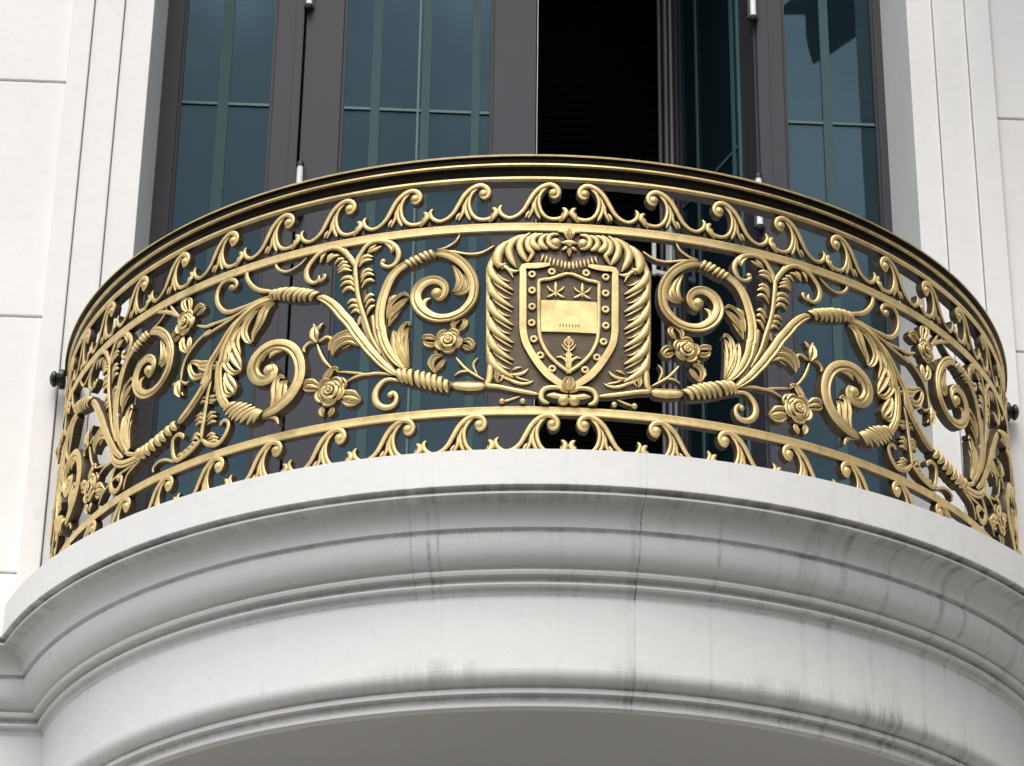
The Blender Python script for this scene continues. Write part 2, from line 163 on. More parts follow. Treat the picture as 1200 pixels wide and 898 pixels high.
('palmette','round',[-43.57,24.9,-44.26,29.5,-44.74,28.0],[4.6,8.8,4.6],-0.5,0.0),
('palmette','flat',[-40.79,132.2,-40.84,111.7,-41.05,92.2,-41.13,72.0,-41.12,51.4],[8.2,18.5,20.5,18.5,12.3],-3.5,0.0),
('palmette','flat',[-41.09,46.1,-42.12,33.7,-43.39,26.5,-44.51,22.4],[12.5,18.7,16.6,8.3],-3.5,0.0),
('palmette','flat',[-40.73,44.2,-39.79,33.0,-38.73,29.0,-37.99,35.5],[12.2,16.2,14.2,6.1],-3.5,0.0),
('tendril','round',[-45.17,18.4,-45.91,26.5,-46.76,32.6,-47.59,34.2,-48.25,31.1,-48.63,24.4,-48.49,16.3],[5.1,6.0,6.4,6.4,6.4,6.4,6.4],0,0.0),
('F:husk','round',[-11.76,57.8,-11.27,53.5,-9.98,49.7,-8.71,49.4,-8.2,50.8],[5.4,14.5,18.1,16.3,10.9],0.6,0.0),
('F:husk','leaf',[-11.66,59.4,-10.63,57.0,-9.35,55.4,-8.27,55.6],[5.0,6.9,6.9,5.0],2,0.0),
('F:binding','bind',[-17.31,83.2,-16.38,80.1,-15.18,72.8,-14.0,65.9,-12.95,59.3,-11.71,50.2],[25.6,29.3,32.9,32.9,31.1,20.1],-0.4,9),
('F:rose','rosette',[-12.1,145.1,-11.02,143.8],[54.6,54.6],1,25.3),
('F:rose','leaf',[-11.54,168.6,-11.68,179.0,-11.3,187.4,-10.79,192.0],[8.1,12.1,12.1,6.1],-0.5,0.0),
('F:rose','leaf',[-11.02,165.4,-10.58,173.9,-10.42,182.6,-10.73,191.4],[8.1,12.1,12.1,6.1],-0.7,0.0),
('F:rose','leaf',[-13.34,150.7,-14.0,156.8,-14.66,157.4,-14.76,153.0],[8.1,12.2,12.2,6.1],-0.5,0.0),
('F:rose','leaf',[-13.2,141.6,-13.91,140.1,-14.51,143.7,-14.78,151.8],[8.1,12.2,10.2,6.1],-0.7,0.0),
('F:rose','leaf',[-10.74,144.8,-10.09,145.4,-9.57,136.0,-9.62,127.2],[8.1,12.1,12.1,6.0],-0.5,0.0),
('F:rose','leaf',[-10.79,137.2,-10.2,129.5,-9.62,127.2],[8.1,12.1,6.0],-0.7,0.0),
('F:rose','leaf',[-12.77,118.2,-13.55,114.2,-13.92,100.9,-13.5,83.9],[10.1,14.2,14.2,6.1],-0.5,0.0),
('F:rose','leaf',[-12.5,109.0,-12.81,99.3,-13.19,92.3,-13.48,83.9],[10.1,12.2,10.1,6.1],-0.7,0.0),
('F:rose','leaf',[-13.57,128.2,-13.3,122.7],[10.1,10.1],-0.7,0.0),
('F:sprig','round',[-11.28,111.2,-10.81,99.4,-10.15,86.1,-9.37,75.4,-8.34,63.4],[5.4,5.8,5.4,5.4,4.4],0,0.0),
('F:sprig','round',[-9.89,82.1,-10.53,82.7,-11.04,80.0,-11.42,74.9],[4.7,5.1,4.7,3.3],0,0.0),
('F:sprig','round',[-9.02,109.0,-9.4,100.5,-9.45,90.5,-9.05,75.1],[3.3,5.4,5.4,4.7],0,0.0),
('F:tendril','round',[-12.41,336.1,-11.75,332.5,-10.95,328.3,-10.16,325.3,-9.38,325.3,-8.6,329.1,-7.95,336.0,-7.54,341.5],[4.4,5.4,5.4,5.8,5.8,5.4,5.1,4.7],0,0.0),
('M:plaque_frame','round',[-7.68,99.1,-7.71,75.8,-7.78,58.9,-8.01,49.5,-6.83,45.8,-5.54,40.1,-4.14,34.7,-2.81,30.7],[10.0,11.7,11.7,10.0,8.4,8.4,8.4,6.7],1,0.0),
('M:mantling','round',[-8.04,267.1,-8.05,231.4,-8.01,187.1,-7.97,143.1,-7.87,90.8],[8.4,8.4,8.4,8.4,8.4],0,0.0),
('M:mantling','round',[-4.88,358.9,-5.97,343.6,-6.84,328.4,-7.48,311.1,-7.91,291.5,-8.0,269.6,-7.98,249.8],[8.4,11.7,13.4,13.4,13.4,11.7,10.0],0,0.0),
('M:mantling','round',[-7.97,295.8,-7.69,277.6,-7.05,262.9,-6.24,251.8,-5.43,242.7],[13.4,15.9,12.7,8.4,4.0],1.6,0.0),
('M:mantling','round',[-7.86,274.1,-7.22,255.9,-6.32,243.0,-5.51,233.8],[5.0,6.4,5.0,2.7],0.5,0.0),
('M:mantling','round',[-7.24,279.1,-6.52,266.3,-5.8,262.4],[4.0,5.0,2.7],0.5,0.0),
('M:mantling','flat',[-7.61,288.3,-6.97,270.0,-6.33,257.2],[15.1,20.1,13.4],-0.5,0.0),
('M:mantling','round',[-7.94,259.0,-7.66,240.9,-7.02,226.4,-6.21,215.4,-5.41,206.3],[13.4,15.9,12.7,8.4,4.0],1.6,0.0),
('M:mantling','round',[-7.83,237.5,-7.19,219.3,-6.29,206.5,-5.49,197.5],[5.0,6.4,5.0,2.7],0.5,0.0),
('M:mantling','round',[-7.21,242.5,-6.49,229.7,-5.78,225.9],[4.0,5.0,2.7],0.5,0.0),
('M:mantling','flat',[-7.58,251.6,-6.94,233.4,-6.3,220.7],[15.1,20.1,13.4],-0.5,0.0),
('M:mantling','round',[-7.91,222.4,-7.62,204.5,-6.99,190.0,-6.18,179.1,-5.38,170.1],[13.4,15.9,12.7,8.4,4.0],1.6,0.0),
('M:mantling','round',[-7.8,201.1,-7.16,183.1,-6.27,170.4,-5.46,161.3],[5.0,6.4,5.0,2.7],0.5,0.0),
('M:mantling','round',[-7.18,206.0,-6.46,193.3,-5.75,189.6],[4.0,5.0,2.7],0.5,0.0),
('M:mantling','flat',[-7.54,215.1,-6.91,197.1,-6.28,184.5],[15.1,20.1,13.4],-0.5,0.0),
('M:mantling','round',[-7.87,186.1,-7.59,168.3,-6.96,154.0,-6.16,143.1,-5.36,134.2],[13.4,15.9,12.7,8.4,4.0],1.6,0.0),
('M:mantling','round',[-7.77,164.9,-7.13,147.0,-6.24,134.4,-5.44,125.5],[5.0,6.4,5.0,2.7],0.5,0.0),
('M:mantling','round',[-7.15,169.9,-6.43,157.2,-5.72,153.5],[4.0,5.0,2.7],0.5,0.0),
('M:mantling','flat',[-7.51,178.8,-6.88,160.9,-6.25,148.4],[15.1,20.1,13.4],-0.5,0.0),
('M:mantling','round',[-7.84,150.0,-7.56,132.4,-6.93,118.1,-6.13,107.3,-5.33,98.5],[13.4,15.9,12.7,8.4,4.0],1.6,0.0),
('M:mantling','round',[-7.73,129.0,-7.1,111.2,-6.21,98.7,-5.41,89.8],[5.0,6.4,5.0,2.7],0.5,0.0),
('M:mantling','round',[-7.12,133.9,-6.4,121.4,-5.7,117.7],[4.0,5.0,2.7],0.5,0.0),
('M:mantling','flat',[-7.48,142.8,-6.85,125.0,-6.22,112.6],[15.1,20.1,13.4],-0.5,0.0),
('M:mantling','round',[-7.81,114.2,-7.53,96.6,-6.9,82.5,-6.1,71.8,-5.31,63.0],[13.4,15.9,12.7,8.4,4.0],1.6,0.0),
('M:mantling','round',[-7.7,93.3,-7.07,75.6,-6.18,63.2,-5.39,54.4],[5.0,6.4,5.0,2.7],0.5,0.0),
('M:mantling','round',[-7.09,98.2,-6.38,85.7,-5.67,82.1],[4.0,5.0,2.7],0.5,0.0),
('M:mantling','flat',[-7.45,107.0,-6.82,89.4,-6.19,77.0],[15.1,20.1,13.4],-0.5,0.0),
('M:mantling','round',[-6.08,344.7,-6.89,326.2,-7.15,308.7,-6.87,293.1,-6.27,298.3],[11.5,18.0,19.7,14.7,6.6],2.2,0.0),
('M:mantling','round',[-6.27,297.2,-6.7,286.4],[8.2,4.9],1.6,0.0),
('M:mantling','round',[-4.44,358.9,-5.42,345.7,-5.96,330.3,-5.9,314.8,-5.56,301.4,-5.17,289.2],[6.5,11.5,14.7,14.7,11.5,4.9],2.4000000000000004,0.0),
('M:mantling','round',[-5.1,350.0,-5.63,332.4,-5.62,314.7,-5.28,299.2],[4.1,6.5,6.5,3.9],2.0,0.0),
('M:mantling','round',[-3.79,362.2,-4.55,350.0,-4.87,336.7,-4.69,321.2,-4.3,307.9,-4.03,300.8],[6.5,11.4,13.1,13.1,9.8,4.9],2.4000000000000004,0.0),
('M:mantling','round',[-3.13,362.3,-3.89,350.0,-4.05,336.6,-3.82,325.6,-3.49,318.9,-3.76,307.9,-3.99,300.8],[6.5,9.8,11.4,11.4,9.8,6.5,4.9],2.6,0.0),
('M:mantling','round',[-2.47,361.3,-3.18,355.6,-3.5,346.7,-3.39,336.7,-3.0,330.1,-2.67,327.9],[6.5,9.8,11.4,13.1,11.4,6.5],2.4000000000000004,0.0),
('M:mantling','round',[-1.81,360.5,-2.41,354.7,-2.68,345.7,-2.57,336.8,-2.23,331.4,-1.9,329.3],[6.5,9.8,11.4,13.1,9.8,6.5],2.4000000000000004,0.0),
('M:mantling','round',[-0.82,359.8,-1.37,359.5,-1.8,353.8,-1.89,344.8,-1.69,337.2,-1.25,331.8,-0.81,331.0],[6.5,8.2,9.8,9.8,9.8,8.2,6.5],2.6,0.0),
('M:mantling','round',[-4.84,283.7,-5.49,281.6,-6.04,288.3],[3.9,8.2,8.2],1.8,0.0),
('M:mantling','round',[-5.48,268.4,-5.82,281.7,-6.26,290.6,-6.7,293.0],[3.9,6.6,8.2,6.6],2.0,0.0),
('M:fleur','dome',[-1.12,342.3,-1.05,342.4],[21.7,21.7],2,10.8),
('M:fleur','round',[-0.82,366.5,-0.27,366.9,0.06,358.2,0.23,349.4],[5.0,8.3,8.3,5.0],2,0.0),
('M:fleur','round',[-0.48,342.2,0.07,343.8,0.51,344.8],[6.7,10.0,10.0],2.5,0.0),
('M:fleur','round',[-0.48,327.8,-0.04,332.6,0.29,338.4],[5.0,8.3,6.0],2,0.0),
('M:drape','flat',[-2.67,319.1,-2.01,310.5,-1.13,302.0,-0.25,296.0,0.47,294.3],[13.3,23.3,26.7,28.3,28.3],0.6,0.0),
('M:drape','round',[-2.39,317.9,-2.48,311.2,-2.63,303.2],[3.3,5.0,5.3],1.8,0.0),
('M:drape','round',[-2.01,315.1,-2.08,308.4,-2.21,300.4],[3.3,5.0,5.3],1.8,0.0),
('M:drape','round',[-1.62,312.4,-1.67,305.8,-1.79,297.8],[3.3,5.0,5.3],1.8,0.0),
('M:drape','round',[-1.23,310.0,-1.27,303.3,-1.37,295.3],[3.3,5.0,5.3],1.8,0.0),
('M:drape','round',[-0.84,307.8,-0.87,301.2,-0.95,293.2],[3.3,5.0,5.3],1.8,0.0),
('M:drape','round',[-0.46,306.0,-0.47,299.4,-0.53,291.4],[3.3,5.0,5.3],1.8,0.0),
('M:drape','round',[-0.07,304.6,-0.06,298.0,-0.11,290.0],[3.3,5.0,5.3],1.8,0.0),
('M:drape','round',[0.32,303.7,0.34,297.1,0.31,289.2],[3.3,5.0,5.3],1.8,0.0),
('M:drape','round',[0.7,303.3,0.74,296.7,0.73,288.8],[3.3,5.0,5.3],1.8,0.0),
('M:shield_border','flat2',[-1.67,296.9,-3.09,293.0,-4.4,291.3,-4.46,276.5,-4.45,230.1,-4.42,185.9,-4.41,162.3,-4.15,136.5,-3.54,113.1,-2.67,87.7,-1.7,66.9,-0.52,50.6,0.5,40.7],[10.0,11.7,11.7,12.5,13.3,13.3,13.3,13.3,13.3,14.2,15.0,13.3,10.0],1.4,0.0),
('M:shield_rim','round',[0.61,279.3,-0.1,277.9,-0.9,272.0,-1.79,266.2,-2.77,263.2,-2.81,248.1,-2.8,212.5,-2.78,177.2,-2.7,151.8,-2.37,130.4,-1.72,109.3,-0.74,90.6,0.5,73.4],[6.7,7.3,7.3,7.3,7.7,7.7,7.7,7.7,7.7,7.7,7.7,7.7,7.7],1.2,0.0),
('M:stud','stud',[-3.53,276.5,-3.0,276.6],[16.7,16.7],1,8.2),
('M:stud','stud',[-1.49,282.5,-0.96,282.8],[16.7,16.7],1,8.2),
('M:stud','stud',[-3.52,242.6,-2.99,242.7],[16.7,16.7],1,8.2),
('M:stud','stud',[-3.5,208.9,-2.96,208.9],[16.7,16.7],1,8.2),
('M:stud','stud',[-3.53,175.3,-3.0,175.4],[16.7,16.7],1,8.2),
('M:stud','stud',[-3.29,142.0,-2.77,142.1],[16.7,16.7],1,8.2),
('M:stud','stud',[-2.6,109.0,-2.08,109.2],[16.7,16.7],1,8.2),
('M:stud','stud',[-1.38,82.2,-0.86,82.5],[16.7,16.7],1,8.2),
('M:charge','round',[-1.09,262.1,-1.08,252.3,-1.08,239.8],[3.3,7.5,8.3],0.6,0.0),
('M:charge','round',[-1.97,253.7,-1.7,244.9,-1.17,239.8],[3.3,5.0,5.0],0.6,0.0),
('M:charge','round',[-0.19,252.8,-0.46,245.5,-0.99,239.9],[3.3,5.0,5.0],0.6,0.0),
('M:charge','round',[-1.08,239.8,-1.52,232.5,-1.96,229.6],[5.0,5.7,6.7],0.6,0.0),
('M:charge','round',[-1.08,239.8,-0.63,233.0,-0.19,229.7],[5.0,5.7,6.7],0.6,0.0),
('M:charge','round',[-1.08,239.8,-1.08,230.9],[5.0,5.0],0.6,0.0),
('M:charge','round',[0.48,150.2,-0.05,141.2,-0.11,133.7,0.49,122.4],[3.3,5.0,5.0,3.3],0.6,0.0),
('M:charge','round',[0.49,142.7,0.43,134.1],[5.0,5.0],0.6,0.0),
('M:charge','round',[-0.43,133.5,-0.1,124.1,0.44,117.0],[3.7,4.7,3.3],0.6,0.0),
('M:charge','round',[-0.21,112.2,0.11,110.3,0.44,104.2],[3.3,4.0,3.3],0.6,0.0),
('M:charge','round',[-1.01,105.4,-0.53,106.7,0.01,99.6,0.33,80.7],[3.7,6.0,6.0,5.0],0.6,0.0),
('M:charge','round',[0.49,117.0,0.49,97.8,0.5,79.8],[5.0,5.7,5.0],0.6,0.0),
('M:bow','round',[0.13,37.3,-0.62,43.1,-1.48,43.7,-2.12,40.3,-2.46,31.8,-2.48,22.4,-2.21,15.1,-1.68,12.2],[5.0,8.3,9.2,10.0,10.0,10.0,8.3,6.7],2,0.0),
('M:bow','round',[0.24,27.9,-0.62,25.3,-1.26,27.0,-1.9,26.8],[6.7,10.0,11.7,6.7],2.4,0.0),
('M:bow','dome',[-0.24,19.2,-0.18,19.2],[20.0,20.0],2.4,10.3),
('M:bow','leaf',[0.34,38.5,-0.03,48.8,0.12,59.4,0.5,66.0],[6.7,13.3,11.7,5.0],2.6,0.0),
('M:bow','leaf',[0.24,34.2,-0.41,40.1,-0.73,48.3],[6.7,10.0,4.0],2,0.0),
('M:flourish','leaf',[-6.89,54.2,-7.06,64.9,-6.85,75.4,-6.48,78.4],[5.0,10.0,10.0,5.0],0.5,0.0),
('M:flourish','round',[-6.73,56.3,-6.31,66.7,-6.42,75.2],[5.0,6.7,5.0],0.5,0.0),
('M:flourish','round',[-6.2,66.6,-5.33,55.9,-4.37,51.1,-3.62,53.7,-3.3,58.0],[6.7,7.3,6.7,5.0,3.0],0.5,0.0),
('M:flourish','round',[-5.88,70.8,-4.91,69.6,-4.17,74.8,-3.8,83.3],[5.0,7.3,6.7,3.0],0.5,0.0),
('M:flourish','round',[-5.46,79.2,-5.03,83.3,-4.5,85.4],[3.0,5.7,3.0],0.5,0.0),
('M:flourish','round',[-5.45,71.7,-4.8,63.2,-4.05,58.9,-3.62,57.9],[3.0,4.3,4.3,2.7],0.2,0.0),
('M:rod','round',[-6.67,17.0,-5.8,20.1,-4.67,27.7],[4.3,4.7,4.3],-1,0.0),
('M:rod','dome',[-6.45,17.7,-6.41,17.7],[10.0,10.0],0.5,5.4),
('M:rod','dome',[-4.36,17.4,-4.32,17.4],[10.0,10.0],0.5,5.3),
]
OUTLINE = [(0.46, 373.01), (-0.49, 368.96), (-1.59, 366.56), (-2.69, 366.17), (-3.57, 365.57), (-4.88, 361.14), (-6.19, 345.89), (-7.28, 326.44), (-7.92, 304.72), (-8.12, 282.82), (-8.09, 231.43), (-8.01, 143.13), (-7.96, 90.82), (-8.03, 48.47), (-6.83, 45.76), (-5.54, 40.09), (-4.14, 34.71), (-2.81, 30.67), (-1.47, 26.93), (0.51, 26.03)]
PANEL = [(-2.58, 222.33), (-2.55, 157.93), (0.45, 156.01), (0.44, 221.27)]


# ------------------------------------------------------------------ helpers
def tag(o, label=None, cat=None, group=None, kind=None):
    if label: o['label'] = label
    if cat: o['category'] = cat
    if group: o['group'] = group
    if kind: o['kind'] = kind
    return o

def empty(name, label, cat, loc=(0, 0, 0), group=None):
    o = bpy.data.objects.new(name, None); C.objects.link(o)
    o.empty_display_size = .1
    o.location = tuple(c * S for c in loc)
    return tag(o, label, cat, group)

class MB:
    """collects shapes, then links them as one mesh object (units of S)"""
    def __init__(s): s.v = []; s.f = []; s.m = []
    def face(s, ids, m=0): s.f.append(ids); s.m.append(m)
    def box(s, a, b, m=0):
        (x0, y0, z0), (x1, y1, z1) = a, b; n = len(s.v)
        s.v += [(x0,y0,z0),(x1,y0,z0),(x1,y1,z0),(x0,y1,z0),(x0,y0,z1),(x1,y0,z1),(x1,y1,z1),(x0,y1,z1)]
        for q in ((0,3,2,1),(4,5,6,7),(0,1,5,4),(1,2,6,5),(2,3,7,6),(3,0,4,7)): s.face([n+i for i in q], m)
    def prism(s, poly, z0, z1, m=0):
        n = len(s.v); k = len(poly)
        s.v += [(x, y, z0) for x, y in poly] + [(x, y, z1) for x, y in poly]
        s.face([n+i for i in range(k)][::-1], m); s.face([n+k+i for i in range(k)], m)
        for i in range(k): j = (i+1) % k; s.face([n+i, n+j, n+k+j, n+k+i], m)
    def grid(s, rows, m=0, close=False):
        n = len(s.v); w = len(rows[0])
        for r in rows: s.v += r
        for i in range(len(rows)-1):
            mm = m[i] if isinstance(m, list) else m
            for j in range(w - (0 if close else 1)):
                k = (j+1) % w
                s.face([n+i*w+j, n+i*w+k, n+(i+1)*w+k, n+(i+1)*w+j], mm)
    def lathe(s, prof, c=(0,0,0), axis='z', seg=20, m=0):
        rows = []
        for r, h in prof:
            row = []
            for k in range(seg):
                a = 2*pi*k/seg
                p = (r*cos(a), r*sin(a), h)
                if axis == 'x': p = (h, r*cos(a), r*sin(a))
                row.append((c[0]+p[0], c[1]+p[1], c[2]+p[2]))
            rows.append(row)
        n = len(s.v); s.grid(rows, m, True)
        s.face([n+i for i in range(seg)][::-1], m); e = n+(len(rows)-1)*seg; s.face([e+i for i in range(seg)], m)
    def build(s, name, mats, parent=None, smooth=35, bevel=0, label=None):
        me = bpy.data.meshes.new(name)
        me.from_pydata([(x*S, y*S, z*S) for x, y, z in s.v], [], s.f)
        for m in mats: me.materials.append(m)
        me.polygons.foreach_set('material_index', s.m)
        me.update()
        if smooth:
            me.polygons.foreach_set('use_smooth', [True]*len(me.polygons))
            me.set_sharp_from_angle(angle=radians(smooth))
        o = bpy.data.objects.new(name, me); C.objects.link(o)
        if bevel:
            b = o.modifiers.new('bevel', 'BEVEL'); b.width = bevel*S; b.segments = 2; b.limit_method = 'ANGLE'; b.angle_limit = radians(40)
        if parent: o.parent = parent
        if label: o['label'] = label
        return o

# ------------------------------------------------------------------ materials
def nodes(name):
    m = bpy.data.materials.new(name); m.use_nodes = True
    nt = m.node_tree; return m, nt, nt.nodes['Principled BSDF']
def N(nt, t, **k):
    n = nt.nodes.new(t)
    for a, b in k.items(): setattr(n, a, b)
    return n
def L(nt, a, b): nt.links.new(a, b)
def math_(nt, op, a, b=None, c=None, clamp=False):
    n = N(nt, 'ShaderNodeMath', operation=op); n.use_clamp = clamp
    for i, x in enumerate((a, b, c)):
        if x is None: continue
        if isinstance(x, (int, float)): n.inputs[i].default_value = x
        else: L(nt, x, n.inputs[i])
    return n.outputs[0]
def noise(nt, vec, scale, detail=4, rough=.6):
    n = N(nt, 'ShaderNodeTexNoise'); n.inputs['Scale'].default_value = scale
    n.inputs['Detail'].default_value = detail; n.inputs['Roughness'].default_value = rough
    if vec is not None: L(nt, vec, n.inputs['Vector'])
    return n.outputs['Fac']
def ramp(nt, fac, a, b, ca=(0,0,0,1), cb=(1,1,1,1)):
    r = N(nt, 'ShaderNodeValToRGB'); e = r.color_ramp.elements
    e[0].position = a; e[1].position = b; e[0].color = ca; e[1].color = cb
    L(nt, fac, r.inputs[0]); return r.outputs[0]
def mix(nt, fac, a, b):
    n = N(nt, 'ShaderNodeMix', data_type='RGBA')
    for s_, x in ((n.inputs[0], fac), (n.inputs[6], a), (n.inputs[7], b)):
        if isinstance(x, (tuple, float, int)): s_.default_value = x
        else: L(nt, x, s_)
    return n.outputs[2]
def bump(nt, bs, h, strength, dist):
    b = N(nt, 'ShaderNodeBump'); b.inputs['Strength'].default_value = strength; b.inputs['Distance'].default_value = dist
    L(nt, h, b.inputs['Height']); L(nt, b.outputs[0], bs.inputs['Normal'])

def metal(name, c1, c2, rough, met, worn=None):
    m, nt, bs = nodes(name)
    g = N(nt, 'ShaderNodeNewGeometry').outputs['Position']
    f = noise(nt, g, 38, 5, .65)
    f2 = noise(nt, g, 9, 5, .65)
    col = mix(nt, ramp(nt, f, .38, .66), c1, c2)
    if worn: col = mix(nt, math_(nt, 'MULTIPLY', ramp(nt, f2, .52, .70), .8), col, worn)
    L(nt, col, bs.inputs['Base Color'])
    L(nt, math_(nt, 'MULTIPLY_ADD', f, .25, rough-.12), bs.inputs['Roughness'])
    bs.inputs['Metallic'].default_value = met
    bump(nt, bs, noise(nt, g, 160, 3, .6), .25, .002)
    return m
GOLD = metal('gold_paint', (.80,.61,.29,1), (.66,.49,.22,1), .50, .60, (.40,.32,.14,1))
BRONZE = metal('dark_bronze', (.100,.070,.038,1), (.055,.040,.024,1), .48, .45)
FIELD = metal('brown_patina', (.110,.080,.048,1), (.075,.055,.034,1), .55, .35)
RAILD = metal('handrail_bronze', (.050,.038,.026,1), (.030,.023,.017,1), .38, .5)
BLACK = metal('black_iron', (.012,.012,.013,1), (.02,.02,.021,1), .35, .3)

def plaster(name, tint, stains):
    m, nt, bs = nodes(name)
    g = N(nt, 'ShaderNodeNewGeometry').outputs['Position']
    big = noise(nt, g, 1.3, 5, .6); fine = noise(nt, g, 30, 5, .7)
    col = mix(nt, ramp(nt, big, .35, .7), tint, tuple(c*.93 for c in tint[:3])+(1,))
    col = mix(nt, math_(nt, 'MULTIPLY', ramp(nt, fine, .45, .8), .12), col, (.45,.44,.41,1))
    spk = noise(nt, g, 7, 6, .75)
    col = mix(nt, math_(nt, 'MULTIPLY', ramp(nt, spk, .60, .74), .18), col, (.40,.385,.35,1))
    if stains:
        sp = N(nt, 'ShaderNodeSeparateXYZ'); L(nt, g, sp.inputs[0])
        x, y, z = sp.outputs
        az = math_(nt, 'ARCTAN2', x, math_(nt, 'MULTIPLY', y, -1))
        wob = math_(nt, 'MULTIPLY_ADD', noise(nt, g, 5, 3, .5), .02, -.01)
        azw = math_(nt, 'ADD', az, wob)
        # streaked noise: fine across, long downwards
        cb = N(nt, 'ShaderNodeCombineXYZ'); L(nt, azw, cb.inputs[0]); L(nt, math_(nt, 'MULTIPLY', z, .05), cb.inputs[2])
        st1 = noise(nt, cb.outputs[0], 36, 5, .75)
        cb2 = N(nt, 'ShaderNodeCombineXYZ'); L(nt, az, cb2.inputs[0]); L(nt, math_(nt, 'MULTIPLY', z, .16), cb2.inputs[2]); cb2.inputs[1].default_value = 3
        st2 = noise(nt, cb2.outputs[0], 55, 3, .6)
        patch = noise(nt, g, 3.2, 4, .6)
        # rain streaks reach further on the right hand side of the bow
        side = math_(nt, 'MULTIPLY_ADD', az, .75, .32, clamp=True)
        s_all = math_(nt, 'MULTIPLY', math_(nt, 'MULTIPLY', ramp(nt, st1, .53, .74), ramp(nt, patch, .38, .66)), side)
        s_fine = math_(nt, 'MULTIPLY', math_(nt, 'MULTIPLY', ramp(nt, st2, .60, .78), ramp(nt, patch, .45, .6)), .35)
        tot = math_(nt, 'ADD', math_(nt, 'MULTIPLY', s_all, .72), s_fine)
        for a0, w, k in stains:
            d = math_(nt, 'ABSOLUTE', math_(nt, 'SUBTRACT', math_(nt, 'MULTIPLY_ADD', wob, .22, az), radians(a0)))
            s_ = math_(nt, 'MULTIPLY', math_(nt, 'SUBTRACT', 1.0, math_(nt, 'DIVIDE', d, radians(w)), clamp=True), k)
            s_ = math_(nt, 'MULTIPLY', s_, math_(nt, 'MULTIPLY_ADD', ramp(nt, noise(nt, g, 16, 5, .75), .42, .60), .85, .15 if a0 < 5 or a0 > 8 else .45))
            if k < 1: s_ = math_(nt, 'MULTIPLY', s_, math_(nt, 'SUBTRACT', 1, math_(nt, 'MULTIPLY', math_(nt, 'LESS_THAN', z, -.366*S), .80 if a0 < 5 else (.45 if a0 < 8 else .35))))
            tot = math_(nt, 'ADD', tot, s_)
        # the flat white fascias stay cleaner than the mouldings
        def band(z0, z1, k):
            a = math_(nt, 'GREATER_THAN', z, z0*S); b = math_(nt, 'LESS_THAN', z, z1*S)
            return math_(nt, 'MULTIPLY', math_(nt, 'MULTIPLY', a, b), k)
        clean = math_(nt, 'SUBTRACT', 1, math_(nt, 'ADD', band(-.2045, .5, .80), band(-.49, -.366, .45)))
        tot = math_(nt, 'MULTIPLY', tot, clean)
        # grime along the ledges, also painting in the shade of the moulding recesses
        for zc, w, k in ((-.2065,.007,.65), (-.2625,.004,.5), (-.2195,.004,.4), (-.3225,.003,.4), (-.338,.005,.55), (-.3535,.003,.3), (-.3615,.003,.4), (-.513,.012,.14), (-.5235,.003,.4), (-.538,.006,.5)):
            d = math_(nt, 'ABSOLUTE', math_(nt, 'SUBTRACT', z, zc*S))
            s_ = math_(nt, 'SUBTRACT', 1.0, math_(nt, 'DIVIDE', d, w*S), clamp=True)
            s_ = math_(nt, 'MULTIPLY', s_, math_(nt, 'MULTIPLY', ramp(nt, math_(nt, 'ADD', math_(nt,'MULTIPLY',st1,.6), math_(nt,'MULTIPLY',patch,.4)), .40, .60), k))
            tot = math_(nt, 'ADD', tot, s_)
        # smudges where water hangs under the frieze
        for a0, w, k in ((-13, 7, .55), (7, 5, .30), (21, 6, .45), (33, 9, .40)):
            d = math_(nt, 'DIVIDE', math_(nt, 'ABSOLUTE', math_(nt, 'SUBTRACT', az, radians(a0))), radians(w))
            e = math_(nt, 'DIVIDE', math_(nt, 'ABSOLUTE', math_(nt, 'SUBTRACT', z, -.497*S)), .026*S)
            s_ = math_(nt, 'MULTIPLY', math_(nt, 'SUBTRACT', 1.0, d, clamp=True), math_(nt, 'SUBTRACT', 1.0, e, clamp=True))
            s_ = math_(nt, 'MULTIPLY', math_(nt, 'MULTIPLY', s_, k*.9), ramp(nt, st1, .40, .62))
            tot = math_(nt, 'ADD', tot, s_)
        tot = math_(nt, 'MINIMUM', tot, .88)
        col = mix(nt, tot, col, (.075,.072,.068,1))
    L(nt, col, bs.inputs['Base Color'])
    bs.inputs['Roughness'].default_value = .62
    bump(nt, bs, math_(nt, 'ADD', fine, math_(nt, 'MULTIPLY', big, 2.5)), .22, .004)
    return m
WHITE = plaster('white_painted_plaster', (.82,.805,.78,1), None)
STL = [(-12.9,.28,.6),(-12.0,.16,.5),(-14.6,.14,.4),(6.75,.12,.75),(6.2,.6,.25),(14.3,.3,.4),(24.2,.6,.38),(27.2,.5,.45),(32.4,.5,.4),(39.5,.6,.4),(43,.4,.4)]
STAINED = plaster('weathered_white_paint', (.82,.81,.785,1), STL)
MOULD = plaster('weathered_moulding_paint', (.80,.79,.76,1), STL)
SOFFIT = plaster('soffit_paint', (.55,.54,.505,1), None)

def simple(name, col, rough=.5, met=0, bscale=None, bstr=.1):
    m, nt, bs = nodes(name)
    g = N(nt, 'ShaderNodeNewGeometry').outputs['Position']
    f = noise(nt, g, bscale or 12, 4, .6)
    L(nt, mix(nt, f, tuple(c*.85 for c in col)+(1,), tuple(min(1, c*1.12) for c in col)+(1,)), bs.inputs['Base Color'])
    bs.inputs['Roughness'].default_value = rough; bs.inputs['Metallic'].default_value = met
    bump(nt, bs, noise(nt, g, (bscale or 12)*6, 3, .6), bstr, .002)
    return m
FRAME = simple('grey_aluminium', (.024,.025,.034), .60, .1)
FRAMED = simple('dark_gasket', (.012,.012,.015), .6)
SILVER = simple('brushed_silver', (.72,.72,.72), .3, .7)
LIGHTFR = simple('pale_aluminium_edge', (.30,.30,.32), .4, .3)
WHITEHW = simple('white_hardware', (.85,.85,.84), .35)
ROOM = simple('dark_room_wall', (.20,.195,.195), .9)
